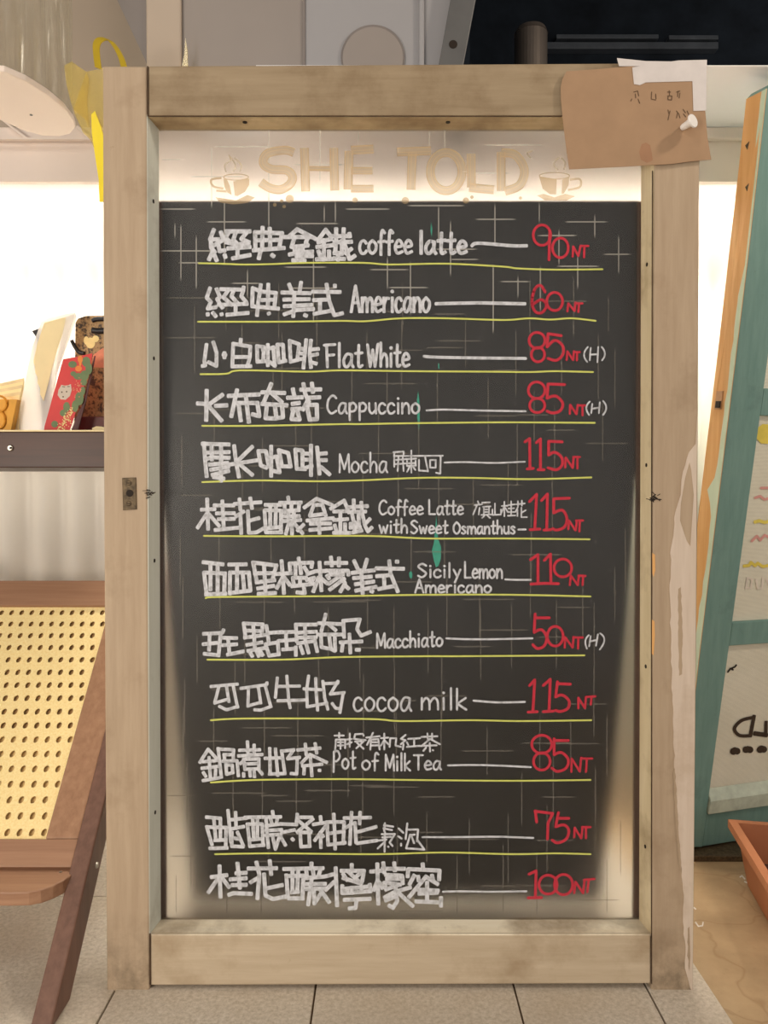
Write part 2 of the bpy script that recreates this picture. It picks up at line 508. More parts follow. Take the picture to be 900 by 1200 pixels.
class Ink:
    """collects pen strokes given in photo pixels and lays them on a plane"""
    def __init__(self, proj):
        self.mb = MB(); self.proj = proj; self.k = 0
    def lift(self):
        self.k += 1
        return (self.k % 40) * 4e-6
    def stroke(self, pts, w, curve=False, square=False):
        if curve:
            pts = smooth_path(pts)
        if len(pts) == 1:
            self.dot(pts[0], w / 2); return
        h = w / 2
        for a, b in zip(pts[:-1], pts[1:]):
            dx, dy = b[0] - a[0], b[1] - a[1]
            L = math.hypot(dx, dy)
            if L < 1e-6: continue
            nx, ny = -dy / L * h, dx / L * h
            e = self.lift()
            self.mb.face([self.proj(x, y, e) for x, y in ((a[0] + nx, a[1] + ny), (b[0] + nx, b[1] + ny), (b[0] - nx, b[1] - ny), (a[0] - nx, a[1] - ny))])
        for i, p in enumerate(pts):
            if w >= 3.6 and i in (0, len(pts) - 1) and len(pts) > 1:
                q = pts[1] if i == 0 else pts[-2]
                dx, dy = p[0] - q[0], p[1] - q[1]
                L = math.hypot(dx, dy) or 1
                dx, dy = dx / L, dy / L
                e = self.lift()
                o = [(-0.3, 1), (0.45, 1), (0.8, 0.66), (0.84, -0.5), (0.55, -1), (-0.3, -1)]
                self.mb.face([self.proj(p[0] + (dx * a - dy * b) * h, p[1] + (dy * a + dx * b) * h, e) for a, b in o])
            else:
                self.dot(p, h * (0.98 if 0 < i < len(pts) - 1 else 0.96), 10)
    def ribbon(self, pts, w, off=0.0, curve=False):
        """one flat band without overlaps, for see-through paint"""
        if curve:
            pts = smooth_path(pts, 7)
        n = len(pts); L = []
        for i in range(n):
            a, b = pts[max(i - 1, 0)], pts[min(i + 1, n - 1)]
            dx, dy = b[0] - a[0], b[1] - a[1]
            m = math.hypot(dx, dy) or 1
            L.append((-dy / m, dx / m))
        e = self.lift()
        for i in range(n - 1):
            q = []
            for j, s in ((i, 1), (i + 1, 1), (i + 1, -1), (i, -1)):
                d = off + s * w / 2
                q.append(self.proj(pts[j][0] + L[j][0] * d, pts[j][1] + L[j][1] * d, e))
            self.mb.face(q)
    def dot(self, p, r, seg=14, ry=None):
        e = self.lift()
        ry = r if ry is None else ry
        self.mb.face([self.proj(p[0] + r * math.cos(2 * math.pi * k / seg), p[1] + ry * math.sin(2 * math.pi * k / seg), e) for k in range(seg)])
    def poly(self, pts):
        e = self.lift()
        self.mb.face([self.proj(x, y, e) for x, y in pts])
    def ring(self, c, rx, ry, w, seg=26):
        pts = [(c[0] + rx * math.cos(2 * math.pi * k / seg), c[1] + ry * math.sin(2 * math.pi * k / seg)) for k in range(seg + 1)]
        self.stroke(pts, w)
    def data(self, text, x0, y0, s, w, curve=False):
        for st in text.split(';'):
            st = st.strip()
            if not st: continue
            pts = []
            for q in st.split():
                a, b = q.split(',')
                pts.append((x0 + float(a) / s, y0 + float(b) / s))
            if len(pts) == 1:
                self.dot(pts[0], w * 0.62)
            else:
                self.stroke(pts, w, curve)
    def build(self, name, mat, parent):
        return self.mb.build(name, mat, parent, fix=False)
# ------------------------------------------------------------------ handwriting alphabet (x 0..1, y up: 0 baseline, 1 x-height)
GLYPH = {
 'a': (1.0, "0.85,0.95 0.4,1.0 0.08,0.55 0.15,0.1 0.45,0.02 0.8,0.5 0.85,0.95 0.82,0.3 1.0,0.0"),
 'c': (0.85, "0.9,0.8 0.6,1.0 0.2,0.85 0.05,0.4 0.3,0.02 0.7,0.02 0.95,0.2"),
 'd': (1.0, "0.85,0.9 0.4,1.0 0.08,0.5 0.4,0.0 0.8,0.4;0.85,1.8 0.85,0.0"),
 'e': (0.9, "0.1,0.5 0.9,0.6 0.75,0.95 0.4,1.0 0.08,0.5 0.35,0.02 0.95,0.15"),
 'f': (0.75, "0.95,1.6 0.6,1.8 0.42,1.3 0.4,-0.1;0.05,0.9 0.9,0.95"),
 'g': (1.0, "0.85,0.95 0.4,1.0 0.1,0.5 0.4,0.05 0.85,0.9 0.8,-0.5 0.2,-0.5"),
 'h': (0.95, "0.12,1.85 0.12,0.0;0.12,0.5 0.5,1.0 0.85,0.7 0.88,0.0"),
 'i': (0.4, "0.5,1.0 0.5,0.0;0.5,1.45"),
 'k': (0.85, "0.12,1.8 0.12,0.0;0.9,1.0 0.15,0.5 0.95,0.0"),
 'l': (0.4, "0.5,1.85 0.5,0.0"),
 'm': (1.4, "0.06,1.0 0.06,0.0;0.06,0.55 0.28,1.0 0.46,0.75 0.48,0.0;0.48,0.55 0.72,1.0 0.92,0.75 0.95,0.0"),
 'n': (0.95, "0.1,1.0 0.1,0.0;0.1,0.5 0.5,1.0 0.85,0.75 0.9,0.0"),
 'o': (0.95, "0.5,1.0 0.12,0.75 0.08,0.3 0.45,0.0 0.85,0.25 0.9,0.7 0.5,1.0"),
 'p': (0.95, "0.12,1.0 0.14,-0.65;0.12,0.75 0.5,1.05 0.9,0.7 0.7,0.25 0.15,0.2"),
 'r': (0.75, "0.12,1.0 0.15,0.0;0.15,0.5 0.5,0.95 0.9,0.95"),
 's': (0.8, "0.85,0.85 0.5,1.02 0.15,0.8 0.5,0.55 0.85,0.25 0.5,0.0 0.1,0.12"),
 't': (0.75, "0.5,1.7 0.45,0.3 0.6,0.0 0.95,0.12;0.05,1.05 0.95,1.1"),
 'u': (0.95, "0.1,1.0 0.12,0.3 0.45,0.0 0.8,0.3;0.85,1.0 0.9,0.0"),
 'w': (1.2, "0.05,1.0 0.28,0.0 0.5,0.8 0.72,0.0 0.95,1.0"),
 'y': (0.9, "0.1,1.0 0.5,0.2;0.95,1.0 0.3,-0.6"),
 'A': (1.15, "0.05,0.0 0.5,1.85 0.95,0.0;0.22,0.65 0.8,0.65"),
 'C': (1.1, "0.95,1.5 0.6,1.75 0.15,1.3 0.08,0.5 0.45,0.0 0.95,0.25"),
 'F': (1.1, "0.2,1.7 0.28,0.0;0.0,1.7 0.95,1.75;0.25,0.9 0.85,0.95"),
 'L': (1.05, "0.12,1.8 0.12,0.05 0.95,0.05"),
 'M': (1.3, "0.08,0.0 0.1,1.7 0.5,0.3 0.88,1.7 0.95,0.0"),
 'O': (1.15, "0.5,1.6 0.1,1.1 0.1,0.4 0.5,0.0 0.9,0.4 0.92,1.1 0.5,1.6"),
 'P': (1.05, "0.15,1.7 0.1,-0.3;0.1,1.6 0.6,1.75 0.9,1.2 0.5,0.75 0.15,0.8"),
 'S': (1.1, "0.9,1.5 0.5,1.75 0.1,1.4 0.5,0.95 0.9,0.5 0.5,0.0 0.08,0.2"),
 'T': (1.1, "0.0,1.7 1.0,1.7;0.5,1.7 0.5,0.0"),
 'W': (1.35, "0.05,1.7 0.28,0.0 0.5,1.3 0.7,0.0 0.95,1.75"),
}
STRAIGHT = set('AFLMTWwkvyKN')

def write_word(ink, word, x0, x1, base, xh, w, tilt=0.0):
    ws = [GLYPH[c][0] for c in word]
    gap = 0.16
    unit = (x1 - x0) / (sum(ws) + gap * (len(ws) - 1))
    x = x0
    for c, cw in zip(word, ws):
        for st in GLYPH[c][1].split(';'):
            pts = []
            for q in st.split():
                a, b = map(float, q.split(','))
                px = x + a * cw * unit
                pts.append((px, base + tilt * (px - x0) - b * xh))
            if len(pts) == 1:
                ink.dot(pts[0], w * 0.62)
            else:
                ink.stroke(pts, w, curve=(c not in STRAIGHT and len(pts) > 2))
        x += (cw + gap) * unit

# every row: big name strokes (tracing windows), words, small characters, dash, price, rule
ROWS = [
 dict(what='first row, classic latte', w=5.0, name=[
  (235, 260, 9, "140,85 100,185 190,185;215,110 240,190 120,260;110,210 110,270 150,320;185,215 200,310 255,300;120,330 90,395;140,340 170,405;255,350 262,372;270,100 520,100;300,110 260,165 300,200;370,115 345,190 390,235;480,120 430,180 510,215;270,215 390,240 510,222;290,280 520,265;390,280 390,380;340,385 520,350;575,110 580,290;575,110 860,120;860,120 830,270;655,60 650,270;730,70 735,270;590,195 840,190;560,300 880,275;635,300 615,385;755,350 770,362"),
  (325, 260, 9, "210,80 115,160;210,80 330,140;350,150 400,178;80,160 340,160;180,170 150,265 320,250;320,170 300,220 320,245;130,345 240,320 370,315;180,300 260,290;200,360 370,360;265,260 270,400;165,405 290,410;510,85 430,190;510,85 570,160;430,215 570,180;420,265 600,245;490,190 490,400;435,310 455,370;545,310 545,370;415,395 590,390;620,75 620,170;700,75 695,190 760,390;560,150 740,150;600,215 780,210;620,170 610,330;680,200 680,340;600,330 690,325;600,385 705,390;640,340 640,400;780,285 720,330;770,390 815,360;760,125 765,155")],
  words=[('coffee', 421, 483, 297, 15, 3.6), ('latte', 491, 547, 297, 14, 4.2)], dash=(4.0, [(553, 288), (561, 285), (600, 288), (617, 288)]),
  price=(550, 250, "425,90 422,170 420,245", [(383, 115, 46, 54), (480, 182, 42, 52)], "545,228 548,175 575,225 587,170;590,172 628,172;607,172 605,232", None),
  rule=[(233, 308.5), (258, 309), (287, 310), (318, 309.5), (358, 308), (425, 308), (457, 310), (523, 309), (590, 312.5), (606, 314.5), (650, 316), (706, 315.5)]),
 dict(what='second row, americano', w=4.7, name=[
  (235, 325, 9, "100,115 65,215 110,260 75,330 160,315;170,125 205,210 175,230 230,320;75,385 76,395;130,375 160,410;222,388 223,392;215,125 450,130 455,105;290,140 240,210 330,290;350,140 325,200 390,270;450,140 430,200 480,260;190,290 490,280;370,280 370,390;280,395 500,375;550,115 545,300;550,115 640,150;635,80 610,260 595,400;715,75 710,300;640,150 795,165;795,165 780,310;650,240 780,235;545,305 820,330;720,380 722,384"),
  (315, 325, 9, "215,75 245,150;340,55 325,150;140,160 435,168;160,235 425,230;165,305 450,290;165,390 290,345 470,335;270,160 258,412;380,398 395,405;465,150 750,155;610,75 635,240 690,400 775,380;697,85 697,95;475,240 610,235;540,245 540,370;480,385 670,350")],
  words=[('Americano', 411, 504, 365.5, 16.5, 3.6)], dash=(4.0, [(511, 356), (530, 355.5), (560, 355), (590, 355.5), (615, 356)]),
  price=(550, 250, "400,415 375,380 345,400 330,470 350,520 385,522 407,485 380,455 335,480", [(450, 465, 42, 48)], "517,517 522,475 555,515 560,470;558,475 597,475;578,475 575,520", None),
  rule=[(232, 377), (330, 377), (400, 376), (428, 376.5), (470, 373), (523, 373), (590, 375), (620, 373), (645, 374.5), (670, 373), (698, 376)]),
 dict(what='third row, flat white', w=4.5, name=[
  (230, 390, 9, "108,125 85,300 95,345 65,350;180,100 215,210 212,350 130,310;285,230 310,235;297,212 297,262;470,70 465,125;390,115 380,355;390,115 570,145;570,145 565,260 545,330;395,255 560,255;380,355 575,352"),
  (290, 390, 9, "100,140 105,305;100,140 175,150 165,300;105,305 190,300;215,125 215,345;160,180 280,155;270,150 290,350 240,310;315,130 330,300;315,125 375,125 385,300;330,312 405,295;445,85 455,305;445,85 545,120 525,290;455,305 530,285;545,165 590,170;540,215 590,220;535,280 590,275;620,75 590,370;670,80 655,220 670,365;665,178 748,170;670,238 738,225;670,310 725,325")],
  words=[('Flat', 380, 425, 430, 15, 3.4), ('White', 430, 480, 429.5, 15, 3.4)], dash=(3.5, [(497, 417.5), (510, 418.5), (560, 419.5), (616, 420)]),
  price=(550, 380, "415,50 410,120;415,50 485,60;410,120 450,85 490,110 495,155 460,190 415,180", [(357, 85, 42, 42), (362, 160, 35, 38)], "513,188 517,143 547,188 552,142;553,147 583,147;568,147 567,190", "625,120 605,160 622,198;640,125 635,190;680,120 675,200;637,160 678,158;698,120 715,155 700,190"),
  rule=[(235, 438.5), (265, 438), (282, 434), (360, 435.5), (400, 434), (480, 435), (570, 435.5), (620, 436), (650, 435), (695, 436)]),
 dict(what='fourth row, cappuccino', w=5.0, name=[
  (225, 445, 9, "155,115 150,425;60,250 160,255;320,160 180,260;250,275 365,270;170,270 310,430;385,170 705,155;475,110 415,385;490,250 515,430;570,190 600,445;480,245 690,245;690,245 710,385 640,365"),
  (295, 445, 9, "205,45 130,230;110,132 345,140;220,150 315,235;110,255 370,270;160,270 145,405 255,410;245,270 260,405;320,275 330,395 270,405;435,100 450,175;380,190 530,185;430,255 500,245;425,310 510,305;440,320 420,415 505,420 480,320;545,45 565,150 600,230;635,40 645,130;520,105 725,102;610,190 715,185;600,200 540,315;580,265 610,415;580,265 685,265;685,265 690,415 610,420")],
  words=[('Cappuccino', 383, 492, 484.5, 12, 2.6)], dash=(2.3, [(500, 481), (520, 480), (560, 481), (616, 482)]),
  price=(550, 380, "415,315 410,390;415,315 503,318;410,390 455,378 492,415 480,455 440,468 410,458", [(355, 348, 44, 44), (358, 428, 40, 38)], "530,472 532,425 565,474 572,425;575,428 612,428;597,428 597,480", "635,408 617,440 632,478;648,420 643,468;688,412 683,468;646,445 686,440;705,405 722,440 705,478"),
  rule=[(237, 499), (300, 499), (400, 497), (420, 497), (480, 496), (570, 495), (620, 495), (697, 495.5)]),
 dict(what='fifth row, mocha', w=4.7, name=[
  (230, 512, 9, "80,65 95,260 110,415;65,72 345,80;160,80 165,240;260,80 265,240;100,165 345,160;100,235 165,215 345,220;140,292 330,275;155,345 340,315;170,400 340,360;260,240 260,465;185,425 290,440;400,95 420,270 450,420;590,105 450,240;365,290 650,245;460,290 590,400;655,150 680,300 740,325;655,150 735,150 765,315;790,100 790,412"),
  (300, 512, 9, "145,225 215,205 250,375 170,355;240,140 275,310 365,312;240,140 340,170 365,312;415,135 430,330;415,135 490,145 490,335;430,335 520,340;510,175 580,180;510,240 580,240;510,330 590,305;580,90 580,405;645,110 670,390;660,180 740,172;665,245 740,245;690,320 775,395")],
  words=[('Mocha', 397, 454, 553.5, 12.5, 2.3)], small=(450, 515, 5, 2.0, "55,75 115,70;60,75 60,160;115,70 115,90;58,97 345,95;70,120 130,115;65,145 130,140;85,100 80,185;110,105 115,185;130,115 190,112;160,65 160,195;135,125 135,155;185,125 185,155;135,140 185,138;135,155 188,152;150,160 135,190;170,160 184,178;205,120 205,182 255,185;240,100 258,188;270,120 270,165 303,165 303,120 270,120;332,97 330,200 305,195"),
  dash=(2.0, [(521, 542), (545, 541.5), (580, 542.5), (615, 541)]),
  price=(550, 510, "293,35 318,18 320,178;305,178 338,175;353,40 375,20 375,182;362,182 395,182;418,32 490,35;418,32 418,105;418,105 450,90 485,115 490,155 460,182 415,172", [], "505,170 508,118 545,172 550,115;548,115 583,115;570,115 570,175", None),
  rule=[(237, 565), (300, 563), (370, 564), (420, 563), (490, 560), (550, 560), (620, 561.5), (693, 559.5)]),
 dict(what='sixth row, osmanthus latte', w=4.5, name=[
  (225, 575, 9, "160,90 170,405;100,200 240,195;150,250 60,390;180,250 285,370;320,110 335,400;235,155 440,155;260,240 445,237;280,300 445,297;245,415 490,390;450,140 725,122;500,90 510,200;615,80 632,185;545,220 465,270;510,250 520,450;590,215 600,445 680,440 750,400;610,315 705,290"),
  (300, 575, 9, "100,150 260,150;90,210 105,440 270,440;100,205 265,210 262,440;150,160 150,375;210,160 205,375;130,395 240,385;340,70 345,120;250,128 475,125;300,140 305,230;375,140 372,220;455,140 450,205;290,215 455,205;290,270 455,268;290,320 470,310;340,220 345,320;400,220 400,320;350,330 315,455;380,330 380,455;400,340 490,450;500,360 440,420;640,85 510,178;640,85 800,150;610,150 570,260;570,265 720,245;700,150 735,260;620,150 690,150;540,315 815,290;575,350 785,345;570,415 795,395;665,310 670,450"),
  (360, 575, 9, "390,105 250,190;390,105 440,230;280,220 420,215;350,220 350,440;280,310 425,300;290,365 310,430;400,350 400,430;280,445 450,445;490,100 495,220;570,125 580,240 610,370 640,430 680,390;445,175 615,162;445,225 615,220;470,230 490,330;540,230 545,330;455,350 550,350;455,390 560,385;500,330 500,430;485,440 575,420;660,300 610,350;630,160 632,168")],
  words=[('Coffee', 444, 496, 603, 9.5, 2.3), ('Latte', 502, 543, 603, 9.5, 2.3), ('with', 444, 478, 624.5, 9, 2.3), ('Sweet', 481, 525, 625, 8.5, 2.3), ('Osmanthus', 531, 604, 625.5, 8.5, 2.3)],
  small=(450, 515, 5, 1.8, "550,362 555,378;530,385 575,380;545,385 522,440;560,400 555,440;575,370 620,368;580,395 625,392;585,395 585,440;615,395 615,440;585,410 615,410;585,425 615,425;570,442 630,440;590,445 575,460;605,445 622,460;650,375 650,440;635,410 635,442 685,440 685,410;705,365 705,450;690,390 725,388;703,395 688,430;710,400 725,425;745,362 745,445;728,385 765,380;730,405 762,403;728,425 765,425;725,447 770,445;775,380 825,375;785,362 785,390;808,358 808,388;785,395 770,425;782,410 782,450;805,400 805,455 838,455;805,430 830,415"),
  dash=(2.2, [(607.5, 620.5), (616, 620.5)]),
  price=(550, 510, "317,350 355,312 345,495;320,498 372,495;380,345 412,310 408,500;393,500 430,498;445,335 528,332;445,335 445,410;445,410 490,395 515,440 500,485 460,500 440,492", [], "522,495 525,450 560,502 568,450;562,450 600,450;583,450 580,508", None),
  rule=[(239, 628), (320, 628.5), (430, 628), (500, 631), (590, 631), (691, 632)]),
 dict(what='seventh row, sicily lemon americano', w=4.7, name=[
  (230, 648, 9, "75,97 280,120;150,120 150,385;225,110 225,400;82,210 110,430;85,207 305,217;300,217 295,420;100,437 310,430;345,122 525,120;430,125 430,385;355,210 355,430;355,207 555,207;555,207 570,390;490,220 505,380;358,422 570,397;600,100 640,310;600,100 845,132;845,132 800,290;615,215 820,212;635,310 825,287;715,120 730,420;650,375 815,347;655,432 835,422"),
  (310, 648, 9, "180,85 205,425;130,222 280,212;195,250 130,370;210,260 265,335;360,55 365,105;265,115 270,175;265,112 505,100 495,150;325,135 325,225;375,125 385,215;420,150 460,215;300,262 440,262;300,262 310,350;375,265 375,340;290,350 520,325;410,340 425,425 345,415;445,285 525,262 480,318;580,100 600,395;450,222 540,192 640,190;570,260 515,405;600,270 660,320;645,107 865,105;700,45 710,135;785,55 785,135;650,187 880,187 885,230;660,240 680,270;690,228 830,225;800,240 680,325;840,272 690,385;800,250 850,320 800,405;840,335 885,375"),
  (390, 648, 9, "225,85 270,180;360,70 330,170;205,210 435,182;220,265 405,250;240,330 430,302;245,397 455,357;300,180 315,425;405,402 418,408;460,162 745,167;595,85 610,220 685,405;672,92 684,92;465,245 590,235;540,250 545,370;485,380 640,350")],
  words=[('Sicily', 489, 540, 676.5, 9, 2.4), ('Lemon', 544, 589, 677.5, 10.5, 2.4), ('Americano', 486, 576, 694.5, 8.5, 2.4)],
  dash=(2.2, [(592, 679), (606, 679.5), (622, 679.5)]),
  price=(550, 640, "322,72 362,45 362,195;395,75 428,42 430,195;325,200 400,196 470,198", [(493, 115, 47, 47)], "530,205 535,155 572,205 578,155;576,155 613,158;600,155 597,205", None),
  rule=[(241, 701), (260, 699.5), (400, 698.5), (500, 697), (600, 697), (692, 699)]),
 dict(what='eighth row, macchiato', w=4.4, name=[
  (230, 715, 9, "78,250 275,240 288,210;140,260 135,420;75,360 215,345;85,460 230,475;255,270 235,480;260,290 425,295;280,370 425,360;335,300 350,460;330,470 495,435;500,140 520,290;500,140 700,150;700,150 690,260;600,150 620,420;510,215 690,220;510,290 720,262;535,367 690,340;545,430 720,400;560,430 590,485;630,420 660,485;670,420 700,475;740,165 765,340;770,240 900,230;730,360 770,480;730,360 860,340;860,340 870,470;770,480 875,465"),
  (225, 720, 4.5, "455,95 540,92;495,100 500,185;455,140 545,133;478,185 548,180"),
  (340, 715, 9, "60,152 275,152;60,152 70,330;155,150 160,330;90,237 275,227;100,290 275,285;80,350 260,325;260,320 285,435;60,390 60,475;110,385 135,455;170,360 195,450;375,45 330,220;300,137 535,147;410,150 480,212;290,257 545,257;325,260 330,390 400,405;410,260 430,410 470,430;470,260 475,425;560,110 570,285;560,112 730,97;735,95 705,200 750,270 845,230;625,255 635,450;530,340 755,330;555,350 545,430;700,418 730,418")],
  words=[('Macchiato', 441, 519, 759.5, 10, 2.5, -0.03)], dash=(2.3, [(523, 748), (545, 749), (580, 749), (624, 748)]),
  price=(550, 640, "347,358 342,455;345,378 422,378;342,455 380,440 408,480 395,525 360,540 335,520", [(453, 475, 42, 52)], "503,535 505,480 545,535 550,478;548,482 598,482;575,482 573,540", "630,470 612,500 620,540;640,475 632,528;678,465 668,525;638,502 672,495;690,460 712,495 688,545"),
  rule=[(243, 773), (330, 773), (400, 770), (500, 769), (540, 769), (685, 768)]),
 dict(what='ninth row, cocoa milk', w=3.7, name=[
  (240, 785, 9, "65,175 345,150;145,190 105,345;105,350 240,310;230,180 255,335;300,170 345,395;155,385 230,422 350,385;380,195 655,155 655,135;460,205 455,385;455,380 590,342;565,185 590,350;640,175 695,385;525,420 590,425 700,385"),
  (320, 785, 9, "45,85 25,290;145,65 165,330 180,400;50,175 280,170;50,325 335,317;375,65 355,200 360,390;450,90 455,250 470,425;325,200 505,210;360,390 570,350;525,120 545,300 578,415;530,145 685,138;685,120 605,255;605,255 750,240;740,240 705,450;625,355 660,405 710,410")],
  words=[('cocoa', 414, 482, 833, 15.5, 2.6), ('milk', 493, 547, 831.5, 13.5, 2.6)], dash=(2.5, [(555, 821), (580, 823), (600, 823), (615, 822.5)]),
  price=(550, 780, "318,105 345,75 335,245;310,245 358,243;390,105 427,72 420,240;390,243 443,240;462,95 533,98;465,85 455,165;455,165 490,155 525,185 520,225 480,242 455,235", [], "575,225 575,170 610,225 615,165;618,165 665,162;645,165 640,205", None),
  rule=[(247, 844), (290, 842), (430, 842.5), (470, 845), (550, 844), (610, 845), (693, 844)]),
 dict(what='tenth row, pot of milk tea', w=4.0, name=[
  (230, 862, 9, "125,145 38,282;125,145 190,215 228,260;60,345 230,325;70,275 200,265;135,230 150,460;75,390 100,430;205,360 200,430;72,475 245,445;230,135 265,440;230,142 395,150 390,200;295,210 300,260;390,200 392,260;290,202 390,200;280,270 430,265 445,425;310,270 320,405;320,310 380,310 385,390;320,408 390,390;540,65 545,180;610,100 610,190;455,155 670,150;445,215 695,200;580,200 465,295;500,250 515,360;510,250 660,245;660,245 660,350;520,300 650,295;520,355 660,350;500,400 500,430;565,380 570,428;610,380 615,435;650,350 695,405"),
  (300, 862, 9, "145,135 150,400;205,140 230,420;95,240 260,235;140,405 305,400;270,160 305,400;275,165 400,150;390,160 335,240;335,245 460,230;435,235 430,400;430,405 370,400;440,152 675,132;520,90 530,200;625,85 640,185;560,205 480,290;570,200 745,282;490,320 695,302;575,240 590,425;510,320 505,405;665,367 675,368")],
  words=[('Pot', 390, 417, 901, 12, 2.4), ('of', 424, 444, 902, 11, 2.4), ('Milk', 451, 481, 903, 11, 2.4), ('Tea', 485, 517, 902, 10, 2.4)],
  small=(385, 855, 6.43, 2.2, "45,45 115,45;80,25 80,60;55,75 50,150;55,75 125,75;125,75 125,140;70,95 110,95;90,80 90,145;70,120 110,118;135,75 175,70;160,30 160,130;140,110 175,95;200,35 195,60;200,35 255,32 265,45;190,70 280,80;200,90 265,88 210,140;215,100 265,145;285,60 385,50;335,25 290,115;320,75 315,150;320,75 375,72 385,150;320,95 375,95;320,120 378,118;395,65 450,60;420,30 420,150;420,80 395,120;425,85 450,110;465,65 460,130;465,65 510,65 505,120 545,130;580,40 545,70 580,80 545,110;590,95 600,115;565,110 560,150;600,70 690,65;645,70 645,125;590,130 690,122;700,55 820,50;745,30 748,70;780,30 780,70;765,70 700,125;765,70 840,110;715,122 815,118;762,100 765,165;735,135 715,160;785,155 788,157"),
  dash=(2.3, [(525, 897), (550, 896.5), (580, 897), (622, 899)]),
  price=(550, 780, "447,385 447,470;447,395 522,395;447,470 485,458 522,495 510,540 465,558 435,540", [(382, 415, 53, 48), (382, 505, 44, 46)], "538,560 540,490 582,558 590,485;592,490 648,490;620,490 615,560", None),
  rule=[(247, 917), (300, 914), (400, 913), (480, 914), (600, 915), (692, 914)]),
 dict(what='eleventh row, roselle soda', w=4.2, name=[
  (235, 942, 9, "62,140 210,152;140,150 160,370;210,160 210,370;65,240 120,430;75,245 270,250;270,250 265,465;150,385 250,380;100,470 280,465;290,70 320,400;370,90 375,260;320,168 485,150;320,265 455,240;330,300 330,440;390,300 450,440;330,447 450,452;345,360 400,370;470,142 845,137;495,215 520,440;550,150 560,350;600,150 600,350;490,215 650,212 660,440;530,380 630,370;520,447 670,435;760,80 765,120;690,150 715,460;740,160 755,220;810,150 800,220;690,232 820,215;690,282 855,272;690,332 850,322;760,340 790,478 830,350;840,340 895,435"),
  (310, 942, 9, "165,212 340,218;180,302 315,275;292,370 302,380;345,110 335,220;350,142 500,142;510,160 345,297;360,180 490,290;350,302 490,300;375,300 385,450;470,300 475,450;385,452 480,447;590,135 595,180;515,217 645,197;640,240 530,385;590,300 595,460;610,330 618,345;660,190 670,430;660,192 840,190 830,420;680,312 840,290;670,432 850,410;730,110 740,300 745,475"),
  (390, 942, 7.5, "100,125 330,120;165,75 150,355;240,75 235,175;170,175 95,220;195,165 205,340;215,347 385,322;220,247 380,202")],
  small=(390, 942, 7.5, 2.4, "458,170 452,240;450,188 530,200;445,215 520,230;430,267 545,265 500,340 525,370;435,295 510,290;458,250 455,420;405,322 470,315;450,340 395,392;485,375 490,377;580,217 620,255;575,285 605,305;600,350 600,368;655,172 640,310;655,227 750,225 740,330;680,270 645,390 805,402 745,320;690,280 715,345;680,275 720,270"),
  words=[], dash=(2.3, [(495, 981), (530, 981), (580, 980.5), (600, 981), (625, 982)]),
  price=(550, 940, "348,45 355,105;345,48 440,60 415,110 412,195;470,55 455,130;470,85 525,85;455,130 500,120 525,150 510,195 465,215 437,200", [], "553,185 555,135 590,190 598,130;594,132 640,132;615,132 615,190", None),
  rule=[(252, 1001), (320, 1000), (440, 1001), (520, 999), (600, 1001), (650, 1000), (692, 1001)]),
 dict(what='last row, osmanthus lemon honey', w=4.8, name=[
  (240, 1005, 9, "155,90 165,415;70,205 230,185;140,220 40,365;190,225 255,310;345,60 370,320;330,165 435,160;270,230 435,217;290,290 435,287;255,392 300,375 490,382;545,50 575,180 555,430;460,115 755,112;685,35 700,175;560,215 485,260;625,175 640,400 720,438 840,412;650,325 815,290"),
  (320, 1005, 9, "115,120 525,112;140,185 155,400 130,415;205,135 205,360;265,135 255,360;150,195 320,190;320,190 310,435;165,430 310,430;195,365 265,360;405,60 405,100;350,135 360,220;420,135 430,200;500,125 480,190;350,215 540,200 640,175;350,280 550,277;350,330 545,325;405,240 370,495;430,340 435,485 510,370;500,340 590,468;660,110 675,505;640,260 555,340"),
  (370, 940, 4.5, "190,330 190,350;135,362 255,362 245,415;145,380 165,410;145,400 225,425;175,370 240,430;235,375 205,400;140,442 140,480 290,470 285,435;145,458 280,445;190,450 190,480;240,445 240,475;152,515 285,510;215,520 210,558 178,560"),
  (420, 1005, 8.571, "190,65 200,465;125,140 250,132;250,55 260,150;360,55 365,130;240,112 460,112;190,240 155,325;210,250 240,305;275,172 440,182 445,260;285,212 440,215;280,252 420,272;260,250 280,320;400,275 275,320;520,300 380,340;370,280 390,440 345,505;350,352 265,400;370,392 275,430;310,482 350,505;400,350 545,485;645,65 650,110;505,115 815,130 810,220;500,120 495,190;560,180 515,265;600,190 605,230;680,190 510,395;690,200 795,265;740,180 750,220;600,322 800,332;610,362 790,352;690,250 690,430;580,440 820,450;830,405 830,485")],
  words=[], dash=(2.2, [(519, 1045), (540, 1044.5), (570, 1045), (617, 1044.5)]),
  price=(550, 940, "315,380 352,362 348,500;310,505 382,503", [(415, 435, 48, 50), (497, 435, 48, 54)], "553,480 560,420 600,480 608,410;604,410 660,405;630,410 622,475", None),
  rule=None),
]
# ================================================================== STRUCTURE
WALL_Y = 0.75
FAS_Y = 0.60
Z_FAS_LO = P(60, 213, FAS_Y).z
Z_FAS_HI = P(60, 166, FAS_Y).z
Z_SOFFIT = P(60, 152, FAS_Y).z
Z_CORR = P(60, 236, WALL_Y).z
FLOOR_X = 0.5705            # straight edge where the tiles stop and the concrete begins

